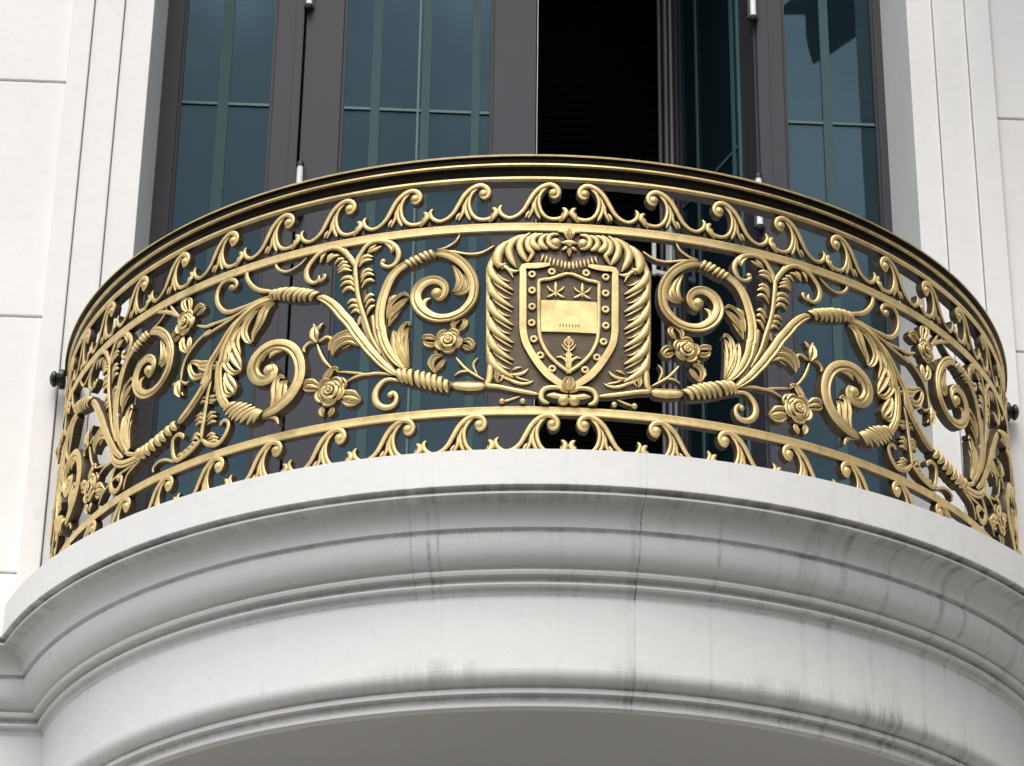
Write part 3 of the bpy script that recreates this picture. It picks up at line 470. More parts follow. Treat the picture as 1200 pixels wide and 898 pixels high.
REFL = simple('painted_pane_reflection', (.034,.076,.082), .8)  # colour of strips that paint a faint second reflection of the bars
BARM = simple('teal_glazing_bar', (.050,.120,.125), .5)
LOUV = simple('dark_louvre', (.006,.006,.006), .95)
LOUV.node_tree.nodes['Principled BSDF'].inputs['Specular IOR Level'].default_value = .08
REFLSLAB = simple('dark_reflection_slab', (.012,.014,.018), .9)
GROUND = simple('paving', (.075,.072,.068), .9, 0, .6, .4)
PINK = simple('stone_block', (.30,.29,.27), .85, 0, 1.0)

def glass(name, tint, body, k):
    m, nt, bs = nodes(name); nt.nodes.remove(bs)
    out = nt.nodes['Material Output']
    tr = N(nt, 'ShaderNodeBsdfTransparent'); tr.inputs[0].default_value = tint
    df = N(nt, 'ShaderNodeBsdfDiffuse'); df.inputs[0].default_value = body
    gl = N(nt, 'ShaderNodeBsdfGlossy'); gl.inputs['Roughness'].default_value = .015; gl.inputs[0].default_value = (.38,.52,.60,1)
    g = N(nt, 'ShaderNodeNewGeometry').outputs['Position']
    b = N(nt, 'ShaderNodeBump'); b.inputs['Strength'].default_value = .12; b.inputs['Distance'].default_value = .01
    L(nt, noise(nt, g, 1.6, 2, .5), b.inputs['Height']); L(nt, b.outputs[0], gl.inputs['Normal'])
    m1 = N(nt, 'ShaderNodeMixShader'); m1.inputs[0].default_value = k; L(nt, tr.outputs[0], m1.inputs[1]); L(nt, df.outputs[0], m1.inputs[2])
    fr = N(nt, 'ShaderNodeFresnel'); fr.inputs[0].default_value = 1.62
    m2 = N(nt, 'ShaderNodeMixShader'); L(nt, math_(nt, 'MULTIPLY', fr.outputs[0], 1.25, clamp=True), m2.inputs[0]); L(nt, m1.outputs[0], m2.inputs[1]); L(nt, gl.outputs[0], m2.inputs[2])
    L(nt, m2.outputs[0], out.inputs[0])
    return m
GLASS = glass('tinted_glass', (.52,.72,.74,1), (.020,.042,.055,1), .40)

# ------------------------------------------------------------------ ornament strokes on the cylinder
def catmull(P, W, step):
    P = [P[0]] + P + [P[-1]]; W = [W[0]] + W + [W[-1]]
    out = []
    for i in range(1, len(P)-2):
        p0, p1, p2, p3 = P[i-1:i+3]; d = math.hypot(p2[0]-p1[0], p2[1]-p1[1])
        n = max(2, int(d/step))
        for k in range(n):
            t = k/n; t2 = t*t; t3 = t2*t
            q = [.5*(2*p1[a] + (p2[a]-p0[a])*t + (2*p0[a]-5*p1[a]+4*p2[a]-p3[a])*t2 + (3*p1[a]-p0[a]-3*p2[a]+p3[a])*t3) for a in (0, 1)]
            out.append((q[0], q[1], W[i] + (W[i+1]-W[i])*t))
    out.append((P[-2][0], P[-2][1], W[-2])); return out
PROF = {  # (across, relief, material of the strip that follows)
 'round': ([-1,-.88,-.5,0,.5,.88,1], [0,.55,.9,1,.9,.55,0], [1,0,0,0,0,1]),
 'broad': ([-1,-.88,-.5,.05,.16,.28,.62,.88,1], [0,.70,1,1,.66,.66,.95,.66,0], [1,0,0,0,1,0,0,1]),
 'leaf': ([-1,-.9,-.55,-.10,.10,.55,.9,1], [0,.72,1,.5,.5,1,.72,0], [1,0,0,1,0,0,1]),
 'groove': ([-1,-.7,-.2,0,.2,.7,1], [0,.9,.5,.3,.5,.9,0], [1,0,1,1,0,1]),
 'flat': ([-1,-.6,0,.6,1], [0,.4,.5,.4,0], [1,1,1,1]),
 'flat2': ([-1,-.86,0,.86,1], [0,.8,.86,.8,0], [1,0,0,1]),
 'wire': ([-1,0,1], [0,1,0], [0,0]),
}
def cyl(u, z, h): r = 1+h; return (r*sin(u), -r*cos(u), z)
def ribbon(mb, pts, kind, lift=0, hs=None, T=.011, closed=False, base=0):
    """pts: (u, z, width); raised bar following the line, lying on the cylinder"""
    ts, hh, mm = PROF[kind]
    T = T + random.uniform(0, .0015); lift = lift + random.uniform(0, .0004)
    n = len(pts); rows = []
    for i, (u, z, w) in enumerate(pts):
        a = pts[max(0, i-1)]; b = pts[min(n-1, i+1)]
        if closed: a = pts[(i-1) % n]; b = pts[(i+1) % n]
        du, dz = b[0]-a[0], b[1]-a[1]; l = math.hypot(du, dz) or 1e-9
        nx, nz = -dz/l, du/l
        hw = w*.54; H = min(.62*hw + .0012, .0125)
        if kind in ('leaf',): H = min(.70*hw + .001, .011)
        if kind == 'flat': H = .004
        e = 1
        if not closed:                       # rounded ends
            s_ = min(i, n-1-i)
            if s_ < 2: e = (.45, .82)[s_]
        row = [cyl(u+nx*hw*ts[0]*e, z+nz*hw*ts[0]*e, base-T)]
        for t, h in zip(ts, hh):
            x = (hs[i] if hs else 0)
            row.append(cyl(u+nx*hw*t*e, z+nz*hw*t*e, base+lift+x+H*h*(.6+.4*e)))
        row.append(cyl(u+nx*hw*ts[-1]*e, z+nz*hw*ts[-1]*e, base-T))
        rows.append(row)
    if closed: rows.append(rows[0])
    n0 = len(mb.v); w = len(rows[0])
    for r in rows: mb.v += r
    strip = [1] + mm + [1]
    for i in range(len(rows)-1):
        for j in range(w-1):
            mb.face([n0+i*w+j, n0+i*w+j+1, n0+(i+1)*w+j+1, n0+(i+1)*w+j], strip[j])
        mb.face([n0+i*w+w-1, n0+i*w, n0+(i+1)*w, n0+(i+1)*w+w-1], 1)
    if not closed:
        mb.face([n0+j for j in range(w)][::-1], 1); e = n0+(len(rows)-1)*w; mb.face([e+j for j in range(w)], 1)
def dome(mb, u, z, r, lift=0, m=0, hk=.75, base=0, T=.011):
    rings = [(1.0, -T-lift), (1.0, 0), (.93, .35), (.75, .68), (.45, .92), (.12, 1.0)]
    rows = []
    for k, h in rings:
        hh = h if h < 0 else h*r*hk
        rows.append([cyl(u+r*k*cos(a*pi/7), z+r*k*sin(a*pi/7), base+lift+hh) for a in range(14)])
    n = len(mb.v); mb.grid(rows, [1, m, m, m, m], True)
    e = n+5*14; mb.face([e+i for i in range(14)], m); mb.face([n+i for i in range(14)][::-1], 1)
def rosette(mb, u, z, R, base=0):
    dome(mb, u, z, R*.72, .001, 1, .25, base)
    ph = random.uniform(0, 1.2)
    for ring, (rad, w, n, span, lf) in enumerate(((.74,.50,5,1.22,.002),(.42,.34,4,1.45,.006),(.20,.20,3,1.6,.010))):
        for k in range(n):
            a0 = ph + 2*pi*k/n + ring*.5
            pts = []
            for i in range(9):
                t = i/8; a = a0 + (t-.5)*span*2*pi/n*.86
                rr = R*rad*(1+.10*sin(pi*t)+ (.10*t if ring else 0))
                pts.append((u+rr*cos(a), z+rr*sin(a), R*w*(.45+.55*sin(pi*(t*.9+.05)))))
            ribbon(mb, pts, 'leaf' if ring == 0 else 'round', lf, base=base)
    dome(mb, u, z, R*.13, .012, 0, .8, base)
def draw(mb, st, shift=0, mirror=False, clip=None, base=0, off=(0, 0)):
    _, kind, flat, W, lift, ball = st
    P = [(radians(flat[i]), flat[i+1]/1000) for i in range(0, len(flat), 2)]
    if mirror: P = [(2*PC-u, z) for u, z in P]
    P = [(u+shift+off[0], z+off[1]) for u, z in P]
    if clip is not None:
        if kind in ('rosette', 'dome', 'stud', 'bind'):
            if min(p[0] for p in P) < clip: return
    W = [w/1000 for w in W]
    if kind == 'dome': dome(mb, P[0][0], P[0][1], ball/1000, lift*.0015, 0, .8, base); return
    if kind == 'rosette': rosette(mb, P[0][0], P[0][1], ball/1000, base); return
    if kind == 'stud':
        r = ball/1000; q = [(P[0][0]+r*.62*cos(a*pi/8), P[0][1]+r*.62*sin(a*pi/8), r*.72) for a in range(16)]
        ribbon(mb, q, 'round', .001, closed=True, base=base); dome(mb, P[0][0], P[0][1], r*.3, .0005, 1, .3, base); return
    while len(W) < len(P): W.append(W[-1])
    if len(W) > len(P): W = [W[int(round(i*(len(W)-1)/(len(P)-1)))] for i in range(len(P))]
    if kind == 'bind':
        q = catmull(P, W, .0025); n = int(ball)
        ribbon(mb, [(a, b, c*.86) for a, b, c in q], 'flat', .002, base=base)
        cum = [0]
        for j in range(len(q)-1): cum.append(cum[-1]+math.hypot(q[j+1][0]-q[j][0], q[j+1][1]-q[j][1]))
        for k in range(n):
            tgt = (k+.5)/n*cum[-1]; i = min(range(len(q)), key=lambda j: abs(cum[j]-tgt)); a = q[max(0, i-1)]; b = q[min(len(q)-1, i+1)]
            du, dz = b[0]-a[0], b[1]-a[1]; l = math.hypot(du, dz) or 1e-9
            tx, tz = du/l, dz/l; hw = q[i][2]/2
            sp = sum(math.hypot(q[j+1][0]-q[j][0], q[j+1][1]-q[j][1]) for j in range(len(q)-1))/n
            pts, hs = [], []
            for s_ in [x/5-1 for x in range(11)]:
                sl = s_*hw*lift*1.1
                bow = (1-s_*s_)*sp*.35*(1 if lift >= 0 else -1)
                pts.append((q[i][0]-tz*s_*hw+tx*(sl+bow), q[i][1]+tx*s_*hw+tz*(sl+bow), sp*.90*(1-.30*s_*s_)))
                hs.append(.0085*sqrt(max(0, 1-s_*s_*.92))*min(1, hw/.012))
            ribbon(mb, pts, 'round', .001, hs, base=base)
        return
    q = catmull(P, W, .0065)
    if clip is not None:
        keep = [p for p in q if p[0] > clip]
        if len(keep) < 3: return
        q = keep
    ribbon(mb, q, kind, lift*.0015, base=base)

# ------------------------------------------------------------------ railing
rail = empty('balcony_railing', 'bowed gilt balustrade with scrolling foliage, roses and a central shield, on the white balcony', 'railing', (0, 0, 0))
BYP = {}
for s_ in STROKES: BYP.setdefault(s_[0], []).append(s_)
A0 = radians(86.4)
def arcs(prof, name, mats, mat_of, n=150, a0=A0):
    mb = MB(); rows = []
    for r, z in prof:
        rows.append([(r*sin(-a0+2*a0*i/n), -r*cos(-a0+2*a0*i/n), z) for i in range(n+1)])
    mb.grid(rows, mat_of)
    return mb
def ring(name, prof, mat_of, mats):
    prof = prof + [prof[0]]
    mb = arcs(prof, name, mats, mat_of); mb.f = [f[::-1] for f in mb.f]
    return mb.build(name, mats, rail, 30)
HZ = -.0015
hp = [(.985,.5330),(1.0095,.5330),(1.0115,.5310),(1.0108,.5282),(1.0015,.5272),(.9985,.5190),(1.0050,.5165),(1.0056,.5130),(1.0010,.5112),
      (.9920,.5075),(.9870,.5010),(.9890,.4925),(.9985,.4895),(1.0030,.4882),(1.0035,.4838),(.9990,.4800),(.9780,.4785),(.9700,.5100)]
ring('handrail', hp, [1,0,0,1,1,1,0,0,1,1,1,1,1,0,0,1,1,1], [GOLD, RAILD])
for nm, z0, z1 in (('upper_band', .3696, .3880), ('lower_band', -.0088, .0082)):
    ring(nm, [(.990,z0),(.990,z1),(1.0035,z1),(1.0050,z1-.0022),(1.0040,(z0+z1)/2),(1.0050,z0+.0022),(1.0035,z0)], [1,1,0,0,0,0,1], [GOLD, BRONZE])
ring('base_band', [(.988,-.128),(.988,-.108),(1.004,-.108),(1.004,-.128)], [1,1,0,1], [GOLD, BRONZE])

# waves above the upper band and below the lower band
mb = MB(); PZ = .0
for s_ in BYP['wave']: draw(mb, s_)
wm = mb.build('wave_scroll', [GOLD, BRONZE], rail, 45)
W0 = radians(-8.95)           # where the traced scroll stands
def putwave(o, k, mir, low):
    tip = radians(1.95 + 7.40*k)
    # tip azimuth measured from the axis of symmetry
    if mir: o.scale = (-1, 1, 1); o.rotation_euler = (0, 0, PC+tip+W0)
    else: o.rotation_euler = (0, 0, PC-tip-W0)
    o.location = (0, 0, (-.4795 if low else 0)*S)
first = True
for low in (0, 1):
    for mir in (0, 1):
        for k in range(12):
            if first: o = wm; first = False
            else: o = wm.copy(); C.objects.link(o); o.parent = rail
            putwave(o, k, mir, low)

# one spray of foliage per half wave of the vine
PARTS = {'stem':'stem','tendril':'tendril','volute':'volute','volute_leaf':'volute_leaf','acanthus':'acanthus_leaf','palmette':'palmette','rose_stem':'rose_stem','bud':'bud','rose':'rose','curl':'curl','binding':'binding'}
SH = radians(-37.2)
def vine_unit(idx):
    """both sides of the railing, sharing mesh data; idx 0 next to the shield, 1 next to the wall"""
    shift = SH*idx; clip = radians(-86.0) if idx else None
    base = MB(); br = MB()
    for s_ in BYP['stem']: draw(base if s_[2][0] > -25 else br, s_, shift, clip=clip)
    if idx == 0:                      # the trough that ties this spray to the next one
        tr = MB()
        for pts, w in (([(-49.8,66),(-52.4,64),(-54.9,73),(-56.6,94),(-57.4,125),(-57.6,150)],[13,16,16,14,10,5]), ([(-49.8,70),(-51.8,74),(-53.8,90),(-54.2,110)],[8,9,9,6]), ([(-50,64),(-53,56),(-56,52),(-58.5,38),(-59.5,18)],[6,6,5.5,5,4.6]), ([(-50,63),(-52,52),(-53.5,40),(-54,14)],[6,6,5,4])):
            draw(tr, ('stem', 'broad' if w[0] > 7 else 'round', [c for p in pts for c in p], w, 1, 0))
    st = base.build('vine_stem', [GOLD, BRONZE], rail, 45)
    kids = [br.build('vine_branch', [GOLD, BRONZE], st, 45)] if br.v else []
    for key, nm in PARTS.items():
        if key == 'stem': continue
        groups = split(key)
        for g in groups:
            m_ = MB()
            for s_ in g: draw(m_, s_, shift, clip=clip)
            if m_.v: kids.append(m_.build(nm, [GOLD, BRONZE], st, 45))
    if idx == 0: kids.append(tr.build('vine_fork', [GOLD, BRONZE], st, 45))
    # mirrored copy
    c = st.copy(); C.objects.link(c); c.parent = rail; c.scale = (-1, 1, 1); c.rotation_euler = (0, 0, 2*PC)
    for k in kids:
        d = k.copy(); C.objects.link(d); d.parent = c
def split(key):
    """separate pieces of one kind: new piece where the strokes jump to another place"""
    ss = BYP[key]
    if key in ('tendril', 'rose_stem', 'volute_leaf', 'curl'):
        cent = [(s_[2][0], s_[2][1]) for s_ in ss]
    bx = []
    for s_ in ss:
        xs = s_[2][0::2]; ys = s_[2][1::2]; pad = .25 if key != 'binding' else 0
        b = [min(xs)-pad, min(ys)-5, max(xs)+pad, max(ys)+5]
        if s_[1] == 'rosette': r = s_[5]; b = [xs[0]-r/17.5, ys[0]-r, xs[0]+r/17.5, ys[0]+r]
        bx.append((b, [s_]))
    changed = True
    while changed:
        changed = False
        for i in range(len(bx)):
            for j in range(i+1, len(bx)):
                a, b = bx[i][0], bx[j][0]
                if a[0] < b[2] and b[0] < a[2] and a[1] < b[3] and b[1] < a[3] and key != 'binding':
                    bx[i] = ([min(a[0], b[0]), min(a[1], b[1]), max(a[2], b[2]), max(a[3], b[3])], bx[i][1]+bx[j][1]); bx.pop(j); changed = True; break
            if changed: break
    return [g for _, g in bx]
vine_unit(0); vine_unit(1)

# pieces beside the shield only
for mir in (False, True):
    m_ = MB()
    for s_ in BYP['F:husk']: draw(m_, s_, mirror=mir)
    hk = m_.build('husk', [GOLD, BRONZE], rail, 45)
    for key, nm in (('F:binding','binding'),('F:rose','rose'),('F:sprig','sprig'),('F:tendril','tendril')):
        m_ = MB()
        for s_ in BYP[key]: draw(m_, s_, mirror=mir)
        m_.build(nm, [GOLD, BRONZE], hk, 45)

# medallion with the shield
def plate(outline, r0, r1, mats, name, parent, m=0, side=1, inset=.0):
    full = outline + [(2*.3-u, z) for u, z in outline[::-1]]
    pts = []
    for u, z in full:
        if not pts or abs(pts[-1][0]-u)+abs(pts[-1][1]-z)*.05 > .02: pts.append((u, z))
    mb = MB(); n = len(pts)
    # front face as vertical strips so that it follows the curve
    def span(u):
        zs = []
        for i in range(n):
            (a, za), (b, zb) = pts[i], pts[(i+1) % n]
            if (a-u)*(b-u) <= 0 and a != b: zs.append(za+(zb-za)*(u-a)/(b-a))
        return min(zs), max(zs)
    us = sorted(p[0] for p in pts); lo, hi = us[0], us[-1]
    cols = [lo+(hi-lo)*i/48 for i in range(49)]; cols[0] += 1e-3; cols[-1] -= 1e-3
    for rr, flip in ((r1, False), (r0, True)):
        rows = []
        for u in cols:
            z0, z1 = span(u); rows.append([cyl(radians(u), (z0+(z1-z0)*t/6)/1000, rr) for t in range(7)])
        k = len(mb.f); mb.grid(rows, m if not flip else side)
        if not flip: mb.f[k:] = [f[::-1] for f in mb.f[k:]]
    ed = [(cols[i], span(cols[i])[0]) for i in range(49)] + [(cols[i], span(cols[i])[1]) for i in range(48, -1, -1)]
    ed.append(ed[0])
    mb.grid([[cyl(radians(u), z/1000, r0) for u, z in ed], [cyl(radians(u), z/1000, r1) for u, z in ed]], side)
    return mb.build(name, mats, parent, 50)
crest = plate(OUTLINE, -.012, .0045, [FIELD, BRONZE], 'crest_plaque', rail)
MBASE = .0045
names = {'M:plaque_frame':'frame','M:mantling':'mantling','M:fleur':'fleur','M:drape':'drape','M:shield_border':'shield_border','M:shield_rim':'shield_rim','M:charge':'shield_charge','M:bow':'bow','M:flourish':'flourish','M:rod':'rod'}
for key, nm in names.items():
    m_ = MB()
    for mir in (False, True):
        for s_ in BYP[key]: draw(m_, s_, mirror=mir, base=MBASE)
        if key in ('M:mantling', 'M:rod', 'M:flourish', 'M:plaque_frame') and not mir:
            m_.build(nm, [GOLD, BRONZE], crest, 45); m_ = MB()
    if key == 'M:fleur':
        q = lambda x, z: (radians(x), z/1000)
        tr = MB()
        for pts, w in (([(.3,352),(.3,362),(.3,374)],[.003,.011,.003]), ([(.3,334),(.3,338),(.3,342)],[.01,.012,.009]), ([(.3,331),(.3,322),(.3,313)],[.004,.010,.004])):
            ribbon(m_, catmull([q(*p) for p in pts], w, .004), 'leaf', .006, base=MBASE)
    if key == 'M:charge':             # charges of the upper field stand on both halves
        pass
    if key == 'M:charge':
        m_ = MB()
        for s_ in BYP[key]:
            if s_[2][1] < 240: draw(m_, s_, base=MBASE); draw(m_, s_, mirror=True, base=MBASE)
        ribbon(m_, catmull([(PC, .080), (PC, .110), (PC, .150)], [.006, .005, .004], .004), 'round', .0005, base=MBASE)
        for mir in (False, True):
            c_ = MB()
            for s_ in BYP[key]:
                if s_[2][1] >= 240: draw(c_, s_, mirror=mir, base=MBASE)
            c_.build('blossom', [GOLD, BRONZE], crest, 45)
        nm = 'leafy_sprig'
    m_.build(nm, [GOLD, BRONZE if key != 'M:drape' else FIELD], crest, 45)
for s_ in BYP['M:stud']:
    for mir in (False, True):
        m_ = MB(); draw(m_, s_, mirror=mir, base=MBASE); m_.build('stud', [GOLD, BRONZE], crest, 45)
# gilt bar across the shield, with a faint line of worn raised marks
(a, zt), (b, zb), _, _ = PANEL
pm = MB(); rows = []
z1, z0 = zt/1000, zb/1000
for i in range(25):
    u = radians(a)+(2*PC-2*radians(a))*i/24
    rows.append([cyl(u, z1, .002), cyl(u, z1, .0085), cyl(u, z0, .0085), cyl(u, z0, .002)])
pm.grid(rows, 0); 
for k in range(7):
    u0 = PC + (k-3)*.0055 + random.uniform(-.0008, .0008)
    ribbon(pm, [(u0, z0+.012, .0028), (u0+.001, z0+.0145, .0030), (u0+.0005, z0+.017, .0026)], 'wire', .0088, T=-.004)
pm.build('shield_bar', [GOLD, BRONZE], crest, 45)

# end posts and wall knobs
for sg in (-1, 1):
    pb = MB(); a = sg*radians(86.0)
    for h0, h1 in ((-.010, .006),):
        pts = [(a-.011, h0), (a+.011, h0), (a+.011, h1), (a-.011, h1)]
        v0 = [cyl(u, -.12, h) for u, h in pts]; v1 = [cyl(u, .485, h) for u, h in pts]
        n = len(pb.v); pb.v += v0+v1
        for q in ((0,1,5,4),(1,2,6,5),(2,3,7,6),(3,0,4,7),(3,2,1,0),(4,5,6,7)): pb.face([n+i for i in q])
    pb.build('end_post', [BRONZE], rail, 0)
    kb = MB(); x0 = 1.004
    prof = [(.006,0),(.020,.001),(.022,.006),(.021,.012),(.015,.014),(.013,.018),(.017,.021),(.0175,.026),(.012,.031),(.006,.033)]
    kb.lathe([(r, sg*h) for r, h in prof], (sg*x0, -.088, .507), 'x', 24)
    kb.build('wall_knob', [BLACK], rail, 40)

# ------------------------------------------------------------------ balcony body
CX = .021
WY = -.26; DR = 1.016         # wall plane and drum radius
XL, XR = -1.052, 1.002        # edges of the deep recess round the doors
OUTX = 4.2
def sweep(prof, name, mat, parent, left=True, right=True, arc=True, label=None):
    mb = MB(); rows = []; n = 140
    for r, z in prof:
        d = r-DR; Y = WY-d
        a = math.acos(min(1, -Y/r)) if -Y < r else 0
        row = []
        if left: row += [(-OUTX, Y, z), (-2.2, Y, z)]
        if arc: row += [(CX-r*sin(a)+0 if i == 0 else CX+r*sin(-a+2*a*i/n), Y if i == 0 else -r*cos(-a+2*a*i/n), z) for i in range(n+1)]
        elif left: row += [(CX-r*sin(a), Y, z)]
        if right:
            if not arc: row += [(CX+r*sin(a), Y, z)]
            row += [(2.2, Y, z), (OUTX, Y, z)]
        rows.append(row)
    mb.grid(rows, 0); mb.f = [f[::-1] for f in mb.f]
    return mb.build(name, [mat], parent, 32, label=label)
def arcp(c, r, a0, a1, n=7): return [(c[0]+r[0]*cos(radians(a0+(a1-a0)*i/n)), c[1]+r[1]*sin(radians(a0+(a1-a0)*i/n))) for i in range(n+1)]
bal = empty('balcony', 'white bowed balcony base with stepped mouldings and dark rain streaks, carrying the gilt railing', 'balcony', (0, 0, -.56))
def under(o):
    o.location = (0, 0, .56*S); return o
edge = [(.90,-.1330),(1.118,-.1330),(1.1255,-.1360),(1.1262,-.2030),(1.1235,-.2050),(1.1110,-.2055)]
cove = [(1.1110,-.2055),(1.1090,-.2090),(1.1150,-.2105),(1.1185,-.2130),(1.1185,-.2165),(1.1150,-.2190),(1.1060,-.2200)]
cove += arcp((1.1060,-.2565), (-.0330,.0370), 90, 0, 9)[1:]
cove += [(1.0730,-.2590),(1.0640,-.2600),(1.0640,-.2655),(1.0690,-.2680)]
cove += arcp((1.0370,-.2700), (.0330,.0500), 0, -86, 10)[1:]
cove += [(1.0370,-.3215),(1.0370,-.3225),(1.0415,-.3240),(1.0425,-.3280),(1.0405,-.3325),(1.0370,-.3335),(1.0230,-.3340),(1.0230,-.3420),(1.0300,-.3430),(1.0310,-.3470),(1.0290,-.3505),(1.0270,-.3520)]
cove += arcp((1.0270,-.3640), (-.0110,.0120), 90, 0, 5)[1:]
drum = [(1.0160,-.3640),(1.0160,-.4960)]
low = arcp((.9960,-.4960), (.0200,.0250), 0, -90, 9) + [(.9930,-.5215),(.9930,-.5235),(.9970,-.5250),(.9970,-.5330),(.9950,-.5340),(.9840,-.5345),(.9820,-.5440),(.9850,-.5460),(.9850,-.5525),(.9820,-.5545),(.9700,-.5550)]
WYP = {}
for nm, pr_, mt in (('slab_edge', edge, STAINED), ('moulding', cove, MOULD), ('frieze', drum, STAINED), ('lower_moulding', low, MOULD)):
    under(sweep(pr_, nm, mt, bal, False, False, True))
# soffit and floor
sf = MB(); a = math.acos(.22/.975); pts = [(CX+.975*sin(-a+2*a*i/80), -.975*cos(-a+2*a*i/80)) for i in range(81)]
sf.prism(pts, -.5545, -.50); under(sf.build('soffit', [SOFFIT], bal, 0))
fl = MB(); a = math.acos(-WY/.93); pts = [(CX+.93*sin(-a+2*a*i/80), -.93*cos(-a+2*a*i/80)) for i in range(81)] + [(.84, WY), (.84, .262), (-.87, .262), (-.87, WY)]
fl.prism(pts, -.30, -.137); under(fl.build('floor', [STAINED], bal, 0))

# ------------------------------------------------------------------ house front
house = empty('house_front', 'white plastered house wall with scored joints and a stepped recess framing the tall glazed doors', 'building', (0, 0, -3.4))
def hs(o): o.location = (0, 0, 3.4*S); return o
Z1 = 4.0; YU = -.045; YD = .28
up_joints = [-.16, .075, .680, 1.287, 1.897, 2.512, 3.12, Z1]
low_joints = [-3.4, -2.95, -2.35, -1.74, -1.13, -.52, -.145]
for sg in (-1, 1):
    x1 = sg*1.070 if sg < 0 else 1.048; g = .0028
    w = MB()
    for i in range(len(up_joints)-1):
        za, zb = up_joints[i]+g, up_joints[i+1]-g
        a_, b_ = sorted((sg*OUTX, x1)); w.box((a_, YU, za), (b_, YU+.06, zb))
    a_, b_ = sorted((sg*OUTX, x1-sg*.004)); w.box((a_, YU+.008, -.16), (b_, .34, Z1))
    hs(w.build('wall', [WHITE], house, 0, bevel=.0022))
w = MB()
for i in range(len(low_joints)-1): w.box((-OUTX, WY, low_joints[i]+.003), (OUTX, WY+.10, low_joints[i+1]-.003))
w.box((-OUTX+.001, WY+.012, -3.4), (OUTX-.001, .34, -.146)); hs(w.build('lower_wall', [WHITE], house, 0, bevel=.0022))
w = MB(); w.box((-1.069, YU+.002, 2.66), (1.047, .34, Z1-.002)); hs(w.build('lintel', [WHITE], house, 0))
# flush stepped strips round the doors: each strip a little behind the next
for sg, xs in ((-1, (1.070, 1.022, .954, .888)), (1, (1.048, .991, .916, .857))):
    for k, yy in enumerate((YU-.016, YU-.007, YU+.002)):
        m_ = MB(); a_, b_ = sorted((sg*xs[k], sg*(xs[k+1]+(.0016 if k < 2 else 0))))
        m_.box((a_, yy, -.16), (b_, YD+.04, 2.655))
        hs(m_.build('door_surround', [WHITE], house, 0, bevel=.0022))
for l_, r_ in ((True, False), (False, True)):
    o = sweep([(.79,-.1330)]+edge[1:]+cove[1:]+drum[:1]+[(1.010,-.366)], 'cornice', STAINED, house, l_, r_, False); hs(o)
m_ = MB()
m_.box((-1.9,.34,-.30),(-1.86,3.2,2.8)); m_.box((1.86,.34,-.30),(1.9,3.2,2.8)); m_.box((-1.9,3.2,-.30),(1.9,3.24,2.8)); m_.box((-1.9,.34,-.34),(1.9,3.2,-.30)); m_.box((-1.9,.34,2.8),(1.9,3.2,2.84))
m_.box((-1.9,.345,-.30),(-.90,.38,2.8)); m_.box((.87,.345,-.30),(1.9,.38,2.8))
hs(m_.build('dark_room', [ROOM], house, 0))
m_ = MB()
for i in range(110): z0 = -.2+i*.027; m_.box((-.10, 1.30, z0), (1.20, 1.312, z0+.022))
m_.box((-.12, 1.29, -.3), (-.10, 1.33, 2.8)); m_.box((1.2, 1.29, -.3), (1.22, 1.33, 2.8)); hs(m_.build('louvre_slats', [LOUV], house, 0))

# ------------------------------------------------------------------ glazed doors
ZB, ZT = -.137, 2.62
def frame_rect(mb, x0, x1, y0, y1, wl, wr, wt=.09, wb=.12):
    mb.box((x0, y0, ZB), (x0+wl, y1, ZT)); mb.box((x1-wr, y0, ZB), (x1, y1, ZT))
    mb.box((x0+wl, y0+.001, ZT-wt), (x1-wr, y1-.001, ZT)); mb.box((x0+wl, y0+.001, ZB), (x1-wr, y1-.001, ZB+wb))
def panel(name, label, cat, x0, x1, gx0, gx1, y, vbars, hz, extra=(), group=None, origin=None):
    ox = x0 if origin is None else origin
    root = empty(name, label, cat, (ox, y, ZB), group)
    for a, b in (((x0-ox, 0, 0), (gx0-ox, .035, ZT-ZB)), ((gx1-ox, 0, 0), (x1-ox, .035, ZT-ZB))):
        f = MB(); f.box(a, b); f.build('stile', [FRAME], root, 0, bevel=.002)
    for za, zb in ((0, .12), (ZT-ZB-.09, ZT-ZB)):
        f = MB(); f.box((gx0-ox, .001, za), (gx1-ox, .034, zb)); f.build('rail', [FRAME], root, 0, bevel=.002)
    for xa, xb in ((gx0-ox, gx0-ox+.007), (gx1-ox-.007, gx1-ox)):
        g = MB(); g.box((xa, .006, .121), (xb, .03, ZT-ZB-.091)); g.build('gasket', [FRAMED], root, 0)
    p = MB(); p.box((gx0-ox+.006, .014, .115), (gx1-ox-.006, .018, ZT-ZB-.085)); p.build('pane', [GLASS], root, 0)
    for bx, bw, yy, mt in vbars:  # grey-green strips are painted reflections, teal ones are bars
        b = MB(); b.box((bx-ox-bw/2, yy, .115), (bx-ox+bw/2, yy+.004, ZT-ZB-.085)); b.build('bar_and_reflection_strip', [mt], root, 0)
    b = MB(); b.box((gx0-ox+.008, .0095, hz-ZB-.0035), (gx1-ox-.008, .0125, hz-ZB+.0035));  b.build('bar_and_reflection_strip', [BARM], root, 0)
    return root
def hinges(root, x, zs, y=-.012, mt=SILVER):
    for z in zs:
        h = MB(); z -= ZB
        h.lathe([(.008, -.012), (.0095, -.010), (.0095, 0)], (x, y, z), 'z', 14, 1)
        h.lathe([(.0075, 0), (.0075, .130)], (x, y, z), 'z', 14, 0)
        h.lathe([(.0095, .130), (.0095, .140), (.008, .142)], (x, y, z), 'z', 14, 1)
        h.box((x-.013, y+.004, z-.002), (x+.013, .001, z+.132), 1)
        h.build('hinge', [mt, FRAMED], root, 40)
YF = .27
s1_ = panel('side_window', 'narrow fixed window panel between the white reveal and the closed glass door leaf', 'window', -.892, -.556, -.846, -.622, YF, [(-.740,.026,.0085,REFL)], 1.459)
